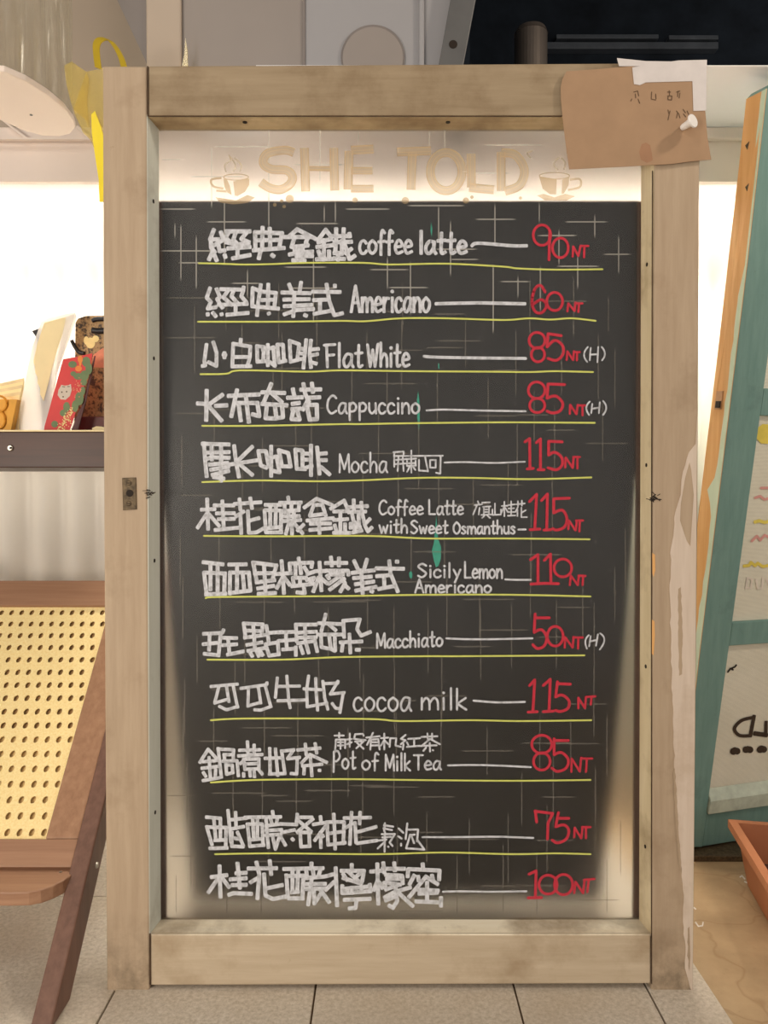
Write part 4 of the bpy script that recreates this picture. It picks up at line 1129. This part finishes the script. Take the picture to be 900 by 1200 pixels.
# legs: thick planks either side
for a, b in ((XR, SR), (SLX, XL)):
    mb = MB()
    lo = [(a, -0.03), (b, -0.03)]
    t_end = tT1 + 0.05
    mb.prism([cpt(a, 0.0, 0.016), cpt(b, 0.0, 0.016), cpt(b, t_end, 0.016), cpt(a, t_end, 0.016)], -CN * 0.001)
    mb = MB()
    # foot cut level with the floor
    f0 = cpt(a, 0, 0.016); k = -f0.z / SL.z
    p1 = f0 + SL * k
    f1 = cpt(a, 0, -0.044); p2 = f1 + SL * (-f1.z / SL.z)
    top1, top2 = cpt(a, t_end, 0.016), cpt(a, t_end, -0.044)
    mb.prism([p1, top1, top2, p2], (b - a, 0, 0))
    leg = mb.build('leg', M['legwood'], chair, bevel=0.003)
    if a == XR:
        q = CP(118, 1010)
        MB().disc((a + 0.0002, cpt(0, (q - c0).dot(SL), -0.02).y, cpt(0, (q - c0).dot(SL), -0.02).z), 0.006, (1, 0, 0), 0.003, 14, 0.005).build('bolt', M['bolt'], leg)
# rounded nose board along the lower edge
zf = CP(30, 1018).z
back_y = CP(30, 1018).y + 0.004
ft = PZ(20, 1045, zf)
outl = [(CL - 0.055, back_y), (SR - 0.001, back_y), (SR - 0.001, back_y - 0.012)]
for px, py in ((84, 1025), (74, 1032), (62, 1038), (48, 1043), (34, 1045.5), (16, 1046)):
    p = PZ(px, py, zf); outl.append((p.x, p.y))
outl += [(CL - 0.0, ft.y), (CL - 0.03, ft.y + 0.012), (CL - 0.055, ft.y + 0.04)]
mb = MB(); mb.prism([(x, y, zf - 0.024) for x, y in outl], (0, 0, 0.024))
nose = mb.build('nose_board', M['chairwood_x'], chair, bevel=0.002); nose['label'] = 'rounded brown board along the lower edge of the chair'
q = PZ(71, 1022, zf); MB().disc((q.x, q.y, zf - 0.0005), 0.003, (0, 0, 1), 0.0015, 10).build('screw', M['bolt'], nose)

# ================================================================== DISPLAY SHELF AND ITS GOODS
SY = 0.38
zt, zb = P(60, 506, SY).z, P(60, 548, SY).z
shelf = thing('display_shelf', 'dark brown wooden tray shelf standing in front of the corrugated wall', 'shelf', (-0.95, 0.53, 0))
x0s, x1s = P(-330, 520, SY).x, P(128, 520, SY).x
MB().box(x0s, x1s, SY, SY + 0.016, zb, zt).build('front_board', M['traywood'], shelf, bevel=0.002)
MB().box(x0s, x1s, SY + 0.0165, 0.66, zb, zb + 0.012).build('tray_floor', M['traywood'], shelf)
MB().box(x0s, x1s, 0.6605, 0.675, zb, zt).build('rear_board', M['traywood'], shelf, bevel=0.002)
MB().box(x0s, x1s, SY - 0.001, SY + 0.018, zt + 0.0002, zt + 0.004).build('edge_strip', M['ivory'], shelf, bevel=0.0008)['label'] = 'pale strip along the top edge'
for xa in (x1s - 0.03, x0s + 0.2):
    MB().box(xa, xa + 0.03, 0.6755, WALL_Y - 0.0225, zb, zt).build('wall_bracket', M['legwood'], shelf, bevel=0.002)
bl_ = MB().disc(P(12.5, 525, SY - 0.0002), 0.0075, (0, -1, 0), 0.004, 20, 0.006).build('bolt', M['bolt'], shelf, bevel=0.001)
MB().disc(P(12.5, 525, SY - 0.0045), 0.003, (0, -1, 0), 0.0006, 6).build('socket', M['hole'], bl_)
ZF = zb + 0.0125
def item_pts(pts, Y):
    """pixels below the shelf lip are carried down to the tray floor"""
    out = []
    for x, y in pts:
        p = P(x, y, Y)
        if y > 503:
            p.z = ZF
        out.append(p)
    return out

# clear sleeve with cream card
Y1 = 0.455
sl = thing('plastic_sleeve', 'tall clear plastic sleeve holding cream card, leaning on the shelf', 'packaging', tuple(item_pts([(30, 520)], Y1)[0]))
MB().prism(item_pts([(9, 520), (38, 405), (48, 377), (54, 373), (84, 366), (88, 366), (90, 371), (67, 435), (46, 520)], Y1), (0, 0.004, 0)).build('sleeve', M['clear_sleeve'], sl, bevel=0.001)
MB().prism(item_pts([(39, 424), (44, 402), (52, 378), (77, 371.5), (78, 377), (66, 412), (51, 470), (47, 462), (47, 455), (44, 449), (44, 442), (41, 436), (41, 430)], Y1 - 0.0012), (0, 0.0008, 0)).build('cream_card', M['ivory'], sl)
MB().prism(item_pts([(77, 371), (88, 368), (66, 438), (64, 440)], Y1 - 0.0022), (0, 0.0012, 0)).build('sleeve_edge', M['clear_sleeve'], sl)
tag(MB().prism(item_pts([(37.5, 388), (46.5, 384.5), (60, 400), (60, 520), (52, 520), (43.5, 397)], Y1 + 0.012), (0, 0.002, 0)).build('black_folder', M['black_ribbon']), 'black folder whose corner pokes out behind the clear sleeve', 'folder')

# red printed leaflet
Y2 = 0.43
lf = thing('folded_leaflet', 'red folded leaflet with leaves, orange flowers and a pale face', 'leaflet', tuple(item_pts([(65, 520)], Y2)[0]))
MB().prism(item_pts([(47, 520), (52, 500), (74, 421), (90, 418), (108, 414), (107, 425), (101, 446), (82, 503), (78, 520)], Y2), (0, 0.0016, 0)).build('front_page', M['red_print'], lf)
MB().prism(item_pts([(110.5, 417), (112, 417), (104, 450), (104.5, 446), (101, 470), (92, 482), (84, 503), (81, 520), (79, 520), (103, 447)], Y2 + 0.004), (0, 0.0016, 0)).build('inner_page', M['darkred'], lf)
il = lambda x, y, e: P(x, y, Y2 - 0.0004 - e)
gi = Ink(il)
for cx, cy, rx, ry in ((85, 427, 5, 4), (101, 424, 5, 6), (104, 432, 4, 7), (92, 441, 6, 4), (99, 440, 5, 6), (86, 438, 3.5, 3), (98, 448, 4, 4), (93, 467, 5, 8), (78, 477, 4, 6), (88, 476, 4, 7), (64, 497, 4, 4), (74, 484, 4, 4), (97, 458, 3, 5)):
    gi.dot((cx, cy), rx, 16, ry)
gi.build('printed_leaves', M['green_print'], lf)
oi = Ink(lambda x, y, e: P(x, y, Y2 - 0.0007 - e))
for cx, cy, rx, ry in ((94, 421, 3, 4.5), (92, 432, 4, 3.5), (94, 426, 1.5, 3)):
    oi.dot((cx, cy), rx, 14, ry)
oi.build('printed_flower', M['orange_print'], lf)
fi = Ink(lambda x, y, e: P(x, y, Y2 - 0.0006 - e))
fi.poly([(72, 451), (75.5, 452), (80, 451.5), (83, 450), (84, 457), (82, 464), (77, 468.5), (71, 468), (67.5, 463), (68.5, 457)])
fi.build('printed_face', M['grey_print'], lf)
fm = Ink(lambda x, y, e: P(x, y, Y2 - 0.0009 - e))
for x, y in ((72.5, 459.5), (78, 459), (74, 465)):
    fm.dot((x, y), 0.9)
fm.stroke([(73, 453), (76, 453.5)], 0.9); fm.stroke([(79, 453), (81.5, 453)], 0.9)
fm.build('printed_face_marks', M['ink'], lf)
rd = random.Random(5)
ci = Ink(lambda x, y, e: P(x, y, Y2 - 0.0009 - e))
for _ in range(90):
    a = rd.uniform(0, 1); b = rd.gauss(0, 1)
    x, y = 84 - a * 14 + b * 2.5, 480 + a * 24 + rd.gauss(0, 3)
    if y < 506 and x < 92 - (y - 470) * 0.25: ci.dot((x, y), rd.uniform(0.5, 0.9), 7)
ci.build('printed_dots', M['cream_print'], lf)
rr = Ink(lambda x, y, e: P(x, y, Y2 - 0.00085 - e))
for _ in range(40):
    x, y = rd.gauss(93, 3.2), rd.gauss(455, 6)
    if x < 100 - (y - 446) * 0.32: rr.dot((x, y), rd.uniform(0.5, 0.9), 7)
rr.build('printed_berries', M['salmon'], lf)

# patterned gift bag behind
Y3 = 0.50
bagt = thing('gift_bag', 'brown leaf patterned gift bag with a black ribbon handle on the shelf', 'bag', tuple(item_pts([(112, 520)], Y3)[0]))
MB().prism(item_pts([(86, 520), (88, 378), (91, 373), (100, 370), (138, 369), (146, 520)], Y3), (0, 0.06, 0)).build('bag_body', M['bag_print'], bagt, bevel=0.002)
MB().prism(item_pts([(109, 416), (120, 408), (134, 408), (134, 432), (108, 430)], Y3 - 0.001), (0, 0.0008, 0)).build('pink_band', M['salmon'], bagt)
for pth, rr_ in (([(84, 399), (88, 407), (93, 413), (99, 414)], 0.0045), ([(108, 376), (114, 374), (126, 374)], 0.005), ([(108, 387), (115, 388), (128, 387)], 0.007)):
    MB().tube([P(x, y, Y3 - 0.004) for x, y in smooth_path(pth)], rr_, 8).build('ribbon_handle', M['black_ribbon'], bagt, smooth=True)
wf = Ink(lambda x, y, e: P(x, y, Y3 - 0.0012 - e))
for cx, cy, rx, ry in ((106, 402, 5.5, 6.5), (101, 399, 3, 5), (112, 397, 4, 4)):
    wf.dot((cx, cy), rx, 14, ry)
wf.build('printed_blossom', M['cream_print'], bagt)
bx = tag(MB().prism(item_pts([(80, 520), (88, 488), (150, 488), (150, 520)], 0.475), (0, 0.018, 0)).build('red_box', M['darkred'], bevel=0.002), 'dark red box edge standing in front of the patterned bag', 'box')
mb = MB(); mb.prism(item_pts([(104, 520), (104, 504), (108, 501.5), (113, 499.5), (119, 500), (126, 503), (126, 520)], 0.445), (0, 0.02, 0))
tag(mb.build('crumpled_paper', M['ivory'], bevel=0.002), 'crumpled cream paper scrap showing above the shelf edge by the leaflet', 'paper')
# mustard carton with looped cut-outs, striped cream papers behind it
car = thing('mustard_carton', 'mustard yellow carton with ring shaped trim at the left of the shelf', 'carton', tuple(item_pts([(5, 520)], 0.43)[0]))
MB().prism(item_pts([(-60, 520), (-60, 468), (20, 468), (13, 503), (10, 520)], 0.43), (0, 0.02, 0)).build('carton_body', M['mustard'], car, bevel=0.001)
for cx, cy, rx, ry in ((0, 473, 8, 9), (-1, 492, 7, 10)):
    ri = MB(); ri.tube([P(cx + rx * math.cos(a * math.pi / 12), cy + ry * math.sin(a * math.pi / 12), 0.4275) for a in range(25)], 0.0026, 6)
    ri.build('ring_trim', M['mustard_dark'], car, smooth=True)
M['paper_b'] = flat('tan_paper', (226, 206, 164), 0.7)
pp = thing('paper_stack', 'fanned stack of cream papers behind the mustard carton', 'paper', tuple(item_pts([(0, 520)], 0.47)[0]))
for k in range(6):
    yy = 443 + k * 4
    MB().prism(item_pts([(-70, 520), (-70, yy + 10), (2, yy + 6 - k * 0.6), (28 - k, yy), (26 - k, 520)], 0.485 - k * 0.007), (0, 0.002, 0)).build('sheet', M['ivory'] if k % 2 else M['paper_b'], pp)

# ================================================================== TEAL SCREEN PANEL (right)
tB = P(822, 985, 0.50); tTp = P(893, 105, 0.32)
tu = Vector((0.955, 0.296, 0)).normalized()
tn = tu.cross(tTp - tB).normalized()
if tn.y > 0: tn = -tn
te = Vector((-0.296, 0.955, 0)).normalized()
te = (-tn) * 0.06
def TP(px, py, lift=0.0):
    return PP(px, py, tB, tn) + tn * lift
scr = thing('screen_panel', 'teal painted wooden frame with beige insect screen leaning at the right edge', 'screen', (tB.x + 0.1, tB.y, 0))
W = 0.44
def tpart(name, pts, mat, th=0.06, lift=0.0, bevel=0.002, right=None):
    poly = [TP(x, y, lift) for x, y in pts]
    mb = MB(); mb.prism(poly, -tn * th)
    return mb.build(name, mat, scr, bevel=bevel)
zfix = TP(795, 985)
tpart('stile', [(899, 104), (905, 97), (943, 97), (921, 260), (896, 450), (832, 925), (823, 993), (794, 993), (821, 760), (849, 530), (876, 310)], M['teal'])
def rail(name, yA, yB, xA, xB, th=0.054, lift=-0.003, mat=None):
    a, b = TP(xA, yA, lift), TP(xB, yB, lift)
    mb = MB(); mb.prism([a, a + tu * (W - 0.07), b + tu * (W - 0.07), b], -tn * th)
    return mb.build(name, mat or M['teal'], scr, bevel=0.002)
rail('rail', 455, 487, 896.5, 892)
rail('rail', 730, 757.5, 859.5, 855.5)
br_ = rail('rail', 952, 993, 829, 824)
rail('rail', 97, 128, 942, 938)
a0, a1 = TP(943, 97) + tu * (W - 0.085), TP(823, 993) + tu * (W - 0.085)
mb = MB(); mb.prism([a0, a0 + tu * 0.07, a1 + tu * 0.07, a1], -tn * 0.06); mb.build('stile', M['teal'], scr, bevel=0.002)
def sheet(yA, yB, xA, xB, nm='insect_screen'):
    a, b = TP(xA, yA, -0.012), TP(xB, yB, -0.012)
    mb = MB(); mb.prism([a, a + tu * (W - 0.07), b + tu * (W - 0.07), b], -tn * 0.0012)
    return mb.build(nm, M['screen'], scr)
sheet(128, 455, 936, 894)
s2 = sheet(487, 730, 889, 857)
s3 = sheet(757.5, 952, 853, 827)
# raw orange edge with a ragged pale-green paint border
LE = [(899, 104), (876, 310), (849, 530), (821, 760), (794, 993)]
outw = -tu * 0.0012
mb = MB()
fr = [TP(x, y) for x, y in LE]
mb.prism([p + outw * 0.2 for p in fr] + [p - tn * 0.058 + outw * 0.2 for p in reversed(fr)], outw)
mb.build('raw_edge', M['orange_wood'], scr)['label'] = 'bare orange wood along the edge'
rj = random.Random(3)
front, back = [], []
for i in range(61):
    t = i / 60 * 4; k = min(3, int(t)); f = t - k
    x = LE[k][0] + (LE[k + 1][0] - LE[k][0]) * f; y = LE[k][1] + (LE[k + 1][1] - LE[k][1]) * f
    wv = 0.012 + rj.uniform(0, 0.004)
    if 560 < y < 596: wv = 0.04 - abs(y - 578) * 0.0012
    if y > 700: wv += 0.004
    front.append(TP(x, y) + outw * 1.25 - tn * 0.0002); back.append(TP(x, y) + outw * 1.25 - tn * wv)
mb = MB()
for i in range(60):
    mb.prism([front[i], front[i + 1], back[i + 1], back[i]], outw * 0.4)
mb.build('edge_paint', M['mint'], scr)['label'] = 'ragged pale mint paint border'
def on_side(px, py, back_):
    """point on the bare edge: pixel height along the arris, metres back from it"""
    f = None
    for (xa, ya), (xb, yb) in zip(LE[:-1], LE[1:]):
        if ya <= py <= yb:
            f = (py - ya) / (yb - ya); x = xa + (xb - xa) * f
    return TP(x, py) + outw * 1.3 - tn * back_
mb = MB()
mb.prism([on_side(0, 458, 0.024), on_side(0, 480, 0.024), on_side(0, 480, 0.044), on_side(0, 458, 0.044)], outw * 2)
kb = mb.build('catch_block', flat('aged_wood_catch', (190, 146, 104), 0.6), scr); kb['label'] = 'small wooden catch on the bare edge'
mb = MB()
mb.prism([on_side(0, 470, 0.026), on_side(0, 478, 0.026), on_side(0, 478, 0.040), on_side(0, 470, 0.040)], outw * 4)
mb.build('catch_recess', M['hole'], scr)
mb = MB()
for py, bk in ((160, 0.034), (212, 0.02)):
    mb.prism([on_side(0, py, bk), on_side(0, py + 9, bk + 0.003), on_side(0, py + 3, bk + 0.010)], outw * 1.2)
mb.build('chip', M['iron'], scr)
# reversed lettering painted on the far side of the screen, seen from behind
def ton(px, py, e):
    return TP(px, py, -0.0105 + e)
k = Ink(ton); k.data("405,468 385,572", 800, 740, 4.62, 4.2); k.data("398,475 335,492 298,535 325,572 385,574", 800, 740, 4.62, 4.0, True)
k.data("410,562 470,570", 800, 740, 4.62, 5.5); k.data("300,655;312,658;292,660;370,648;382,650;360,650;445,645;457,648;437,650", 800, 740, 4.62, 6.5)
k.data("470,500 468,570", 800, 740, 4.62, 4.0)
k.build('mirrored_lettering', M['dark_print'], scr)['label'] = 'brown mirrored lettering seen through the screen'
k = Ink(ton); k.data("262,228 275,210 300,200 308,190;275,208 290,215;165,905 188,940", 800, 740, 4.62, 2.0)
k.build('tear', M['hole'], scr)
k = Ink(ton)
k.poly([(780 + a / 5, 300 + b / 5) for a, b in ((556, 1010), (590, 985), (660, 990), (660, 1105), (580, 1100), (552, 1070))])
k.build('yellow_patch', flat('faded_yellow_patch', (226, 206, 92), 0.8), scr)
k = Ink(ton)
k.data("545,462 570,455 600,465 640,455", 780, 520, 5, 4.0)
k.build('yellow_lettering', flat('faded_lemon_print', (226, 210, 100), 0.8), scr)
k = Ink(ton)
k.data("480,722 510,718 520,700 545,720 560,705 590,725 640,715", 780, 520, 5, 3.6)
k.build('yellow_lettering', flat('faded_yellow_print', (226, 206, 92), 0.8), scr)
k = Ink(ton)
k.data("545,320 575,310 600,330 640,320;580,262 640,262;525,575 555,545 575,570 600,540 640,560", 780, 520, 5, 3.0)
k.build('pink_lettering', flat('faded_pink_print', (220, 160, 152), 0.8), scr)
k = Ink(ton)
k.data("490,855 500,790 525,800 520,850 490,850;550,800 560,855 585,850 590,790;610,800 640,850", 780, 520, 5, 2.0)
k.build('white_lettering', flat('faded_white_print', (226, 216, 204), 0.8), scr)
# curled pale hem of the lower screen
a, b, c_, d_ = TP(833, 925, -0.006), TP(829, 952, 0.004), TP(836, 940, 0.010), TP(832, 928, -0.004)
mb = MB(); q = [TP(833, 926, -0.011), TP(831, 938, 0.006), TP(828.5, 954, 0.004), TP(829.5, 950, -0.01)]
mb.prism(q, tu * (W - 0.075))
mb.build('curled_hem', flat('pale_blue_grey_hem', (196, 206, 190), 0.7, 0, 0.14, 40), scr, bevel=0.002)
MB().box(TP(794, 990).x - 0.004, TP(794, 990).x + 0.45, TP(794, 990).y - 0.01, TP(794, 990).y + 0.17, -0.002, 0.012).build('base_block', M['iron'], scr, bevel=0.002)

# ================================================================== TERRACOTTA PLANTER
ZR = 0.13
A = PZ(853, 960, ZR); Bn = PZ(908, 1050, ZR)
dy = (Bn - A); dyn = Vector((dy.x, dy.y, 0)).normalized()
wx = Vector((-dyn.y, dyn.x, 0)); wx = wx if wx.x > 0 else -wx
L, Wd = 0.42, 0.24
def pl(u, v, z, inset=0.0):
    return A + dyn * (inset + u * (L - 2 * inset)) + wx * (inset + v * (Wd - 2 * inset)) + Vector((0, 0, z - ZR))
def loop(z, inset):
    return [pl(0, 0, z, inset), pl(0, 1, z, inset), pl(1, 1, z, inset), pl(1, 0, z, inset)]
loops = [loop(0.0, 0.034), loop(0.112, 0.016), loop(0.112, 0.0), loop(ZR, 0.0), loop(ZR, 0.017), loop(0.02, 0.036)]
mb = MB()
for la, lb in zip(loops[:-1], loops[1:]):
    for k in range(4):
        j = (k + 1) % 4
        mb.face([la[k], la[j], lb[j], lb[k]])
mb.face(loops[0]); mb.face(loops[-1])
planter = tag(mb.build('planter_tray', M['terracotta'], bevel=0.003), 'orange terracotta plastic planter tray on the brown concrete floor', 'planter')
mb = MB(); lo = loop(0.021, 0.040); hi = loop(0.05, 0.034)
for k in range(4):
    j = (k + 1) % 4
    mb.face([lo[k], lo[j], hi[j], hi[k]])
mb.face(lo); mb.face(hi)
mb.build('dark_inner_base', M['planter_inner'], planter)

# chalk marks on the concrete
ck = Ink(lambda x, y, e: PZ(x, y, -0.0014 + e))
ck.data("495,405 505,398 520,415;520,430 545,440 548,425;245,570 255,578;255,650 270,672 292,668 295,650", 760, 940, 4.615, 1.6)
o = ck.build('chalk_mark', M['chalk_grey'], None); tag(o, 'small white chalk squiggles on the brown concrete floor', 'chalk marks')

# ================================================================== OVERHEAD THINGS (behind the board)
# clear drum with cream base
ZD = 1.635
outl = [(-60, 92), (-20, 83), (5, 84), (30, 95), (55, 110.5), (74, 126), (86, 141), (88.5, 149), (82, 157), (70, 160), (50, 159.5), (25, 152), (0, 141), (-40, 125)]
pts = [PZ(x, y, ZD) for x, y in outl]
drum = thing('hanging_drum', 'clear plastic drum with a cream round base hanging at the upper left', 'display drum', (sum(p.x for p in pts) / len(pts), sum(p.y for p in pts) / len(pts), ZD))
MB().prism(pts, (0, 0, 0.012)).build('base_disc', M['fascia'], drum, bevel=0.002)['label'] = 'cream round base'
cxm = Vector((sum(p.x for p in pts) / len(pts), sum(p.y for p in pts) / len(pts), 0))
mb = MB()
top = [Vector((cxm.x, cxm.y, 0)) + (Vector((p.x, p.y, 0)) - cxm) * 0.94 for p in pts]
n = len(pts)
for k in range(n):
    j = (k + 1) % n
    mb.face([top[k] + Vector((0, 0, ZD + 0.0125)), top[j] + Vector((0, 0, ZD + 0.0125)), top[j] + Vector((0, 0, 2.4)), top[k] + Vector((0, 0, 2.4))])
mb.build('clear_wall', M['clear_plastic'], drum, smooth=True, solid=0.001)
mb = MB(); mb.prism([p + Vector((0, 0, 2.4005)) for p in top], (0, 0, 0.01)); mb.build('top_disc', M['warm_paint'], drum)
MB().box(cxm.x - 0.01, cxm.x + 0.01, cxm.y - 0.01, cxm.y + 0.01, 2.41, 3.0).build('hanger_rod', M['grey_steel'], drum)
mb = MB(); mb.disc(PZ(36.5, 134.5, ZD - 0.0002), 0.003, (0, 0, -1), 0.001, 10); mb.build('screw', M['grey_steel'], drum)

# shelf bracket board below the drum with two triangular openings
brk = thing('white_bracket', 'white bracket plate with slanted ends fixed under the soffit at left', 'bracket', tuple(P(60, 160, FAS_Y - 0.03)))
mb = MB(); pxprism(mb, [(-40, 126), (0, 140.5), (12, 147), (32, 163), (108, 163), (96, 148), (88, 140), (92, 153), (84, 162.0), (72, 162), (-40, 128)], FAS_Y - 0.03, 0.012)
mb = MB(); pxprism(mb, [(-40, 122), (0, 138), (12, 145), (32, 160), (108, 160), (108, 165.5), (-40, 165.5)], FAS_Y - 0.034, 0.014)
mb = MB(); pxprism(mb, [(20, 150), (32, 161), (106, 161), (90, 150), (95, 157), (84, 152), (76, 160.5), (53, 160.5), (22, 151.5)], FAS_Y - 0.03, 0.012)
mb = MB(); pxprism(mb, [(-40, 161), (106, 161), (106, 163.2), (-40, 163.2)], FAS_Y - 0.03, 0.012)
mb.build('bottom_flange', M['fascia'], brk)
mb = MB(); pxprism(mb, [(0, 139), (2, 139), (32, 161), (27, 161)], FAS_Y - 0.03, 0.012)
mb.build('slanted_end', M['fascia'], brk)
mb = MB(); pxprism(mb, [(88, 148), (91, 147), (107, 161), (101, 161)], FAS_Y - 0.03, 0.012)
mb.build('slanted_end', M['fascia'], brk)

# yellow film bag with strap and loop
YB = 0.20
bag = thing('yellow_plastic_bag', 'translucent yellow plastic bag with bright strap hanging behind the frame corner', 'bag', tuple(P(105, 235, YB)))
mb = MB(); pxprism(mb, [(75, 77), (84, 72), (95, 80), (101, 84), (122, 80), (124, 150), (113, 180), (106, 164), (97, 155), (86, 130), (78, 100)], YB, 0.0012)
mb.build('film', M['yellow_film'], bag)
mb = MB(); pxprism(mb, [(101, 84), (104, 92), (102, 120), (104, 150), (100, 140), (86, 128)], YB - 0.004, 0.0012)
mb.build('film_fold', M['yellow_film'], bag)
mb = MB(); pxprism(mb, [(107, 134), (111, 130), (118, 148), (121, 160), (122, 236), (116.5, 236), (115.5, 210), (111, 180), (107.5, 155)], YB - 0.006, 0.003)
mb.build('strap', M['yellow_strap'], bag)
path = smooth_path([(112, 78), (110, 62), (110, 50), (115, 44), (124, 44.5), (132, 53), (139, 66), (143, 80)])
mb = MB()
for a, b in zip(path[:-1], path[1:]):
    pxprism(mb, [(a[0] - 1, a[1]), (a[0] + 7, a[1] + 3.5), (b[0] + 7, b[1] + 3.5), (b[0] - 1, b[1])], YB + 0.004, 0.002)
mb.build('loop_handle', M['yellow_loop'], bag)
mb = MB(); pxprism(mb, [(217, 44), (219.5, 58), (220, 78), (213, 78), (216, 62)], PY - 0.03, 0.002)
tag(mb.build('yellow_ribbon', M['yellow_film']), 'thin pointed yellow ribbon sticking up behind the top rail', 'ribbon')

# round cover plate, slanted steel bar, flue pipe and rails in the dark recess
cv = thing('round_cover', 'round white cover plate on the pale panel above the frame', 'cover plate', tuple(P(437, 68, PY)))
MB().disc(P(437, 68, PY - 0.0006), P(474.5, 68, PY).x - P(437, 68, PY).x, (0, -1, 0), 0.004, 48).build('rim', M['grey_paint'], cv, bevel=0.001)
MB().disc(P(437, 68, PY - 0.0047), P(472.5, 68, PY).x - P(437, 68, PY).x, (0, -1, 0), 0.002, 48).build('plate', M['white_paint'], cv, bevel=0.0008)
bar = thing('steel_bar', 'slanted grey steel bar with a bolt hole beside the dark recess', 'bar', tuple(P(530, 75, PY - 0.03)))
mb = MB(); pxprism(mb, [(513, 82), (535, -40), (565, -40), (542, 82)], PY - 0.03, 0.025); mb.build('flat_bar', M['grey_steel'], bar, bevel=0.002)
MB().disc(P(531, 52, PY - 0.0302), 0.009, (0, -1, 0), 0.0006, 18).build('bolt_hole', M['hole'], bar)
FY = 1.0
fp = thing('flue_pipe', 'short round metal pipe standing in the dark recess above the note', 'pipe', (P(622, 70, FY).x, FY, Z_SOFFIT))
rad = (P(641, 60, FY).x - P(603, 60, FY).x) / 2
xc = P(622, 60, FY).x
zt_ = P(622, 41, FY).z
MB().disc((xc, FY, Z_SOFFIT + 0.031 if FY < WALL_Y else ZP - 0.1), rad, (0, 0, 1), zt_ - (ZP - 0.1), 32).build('pipe_wall', M['duct'], fp, smooth=False)
MB().disc((xc, FY, zt_ + 0.0005), rad * 1.03, (0, 0, 1), 0.014, 32, rad * 0.9).build('pipe_collar', M['duct'], fp)
RY = 1.86
for pa, pb, pxa, pxb, nm, lb in ((40, 45, 652, 772, 'dark_rail', 'upper left dark rail on the black recess wall'), (41, 46, 784, 842, 'dark_rail', 'short upper right dark rail on the black recess wall'), (49, 57, 640, 842, 'dark_rail', 'long lower dark rail on the black recess wall')):
    a, b = P(pxa, pa, RY), P(pxb, pb, RY)
    tag(MB().box(a.x, b.x, RY, 1.8995, b.z, a.z).build(nm, M['dark_rail'], bevel=0.002), lb, 'rail', 'rails in the dark recess')
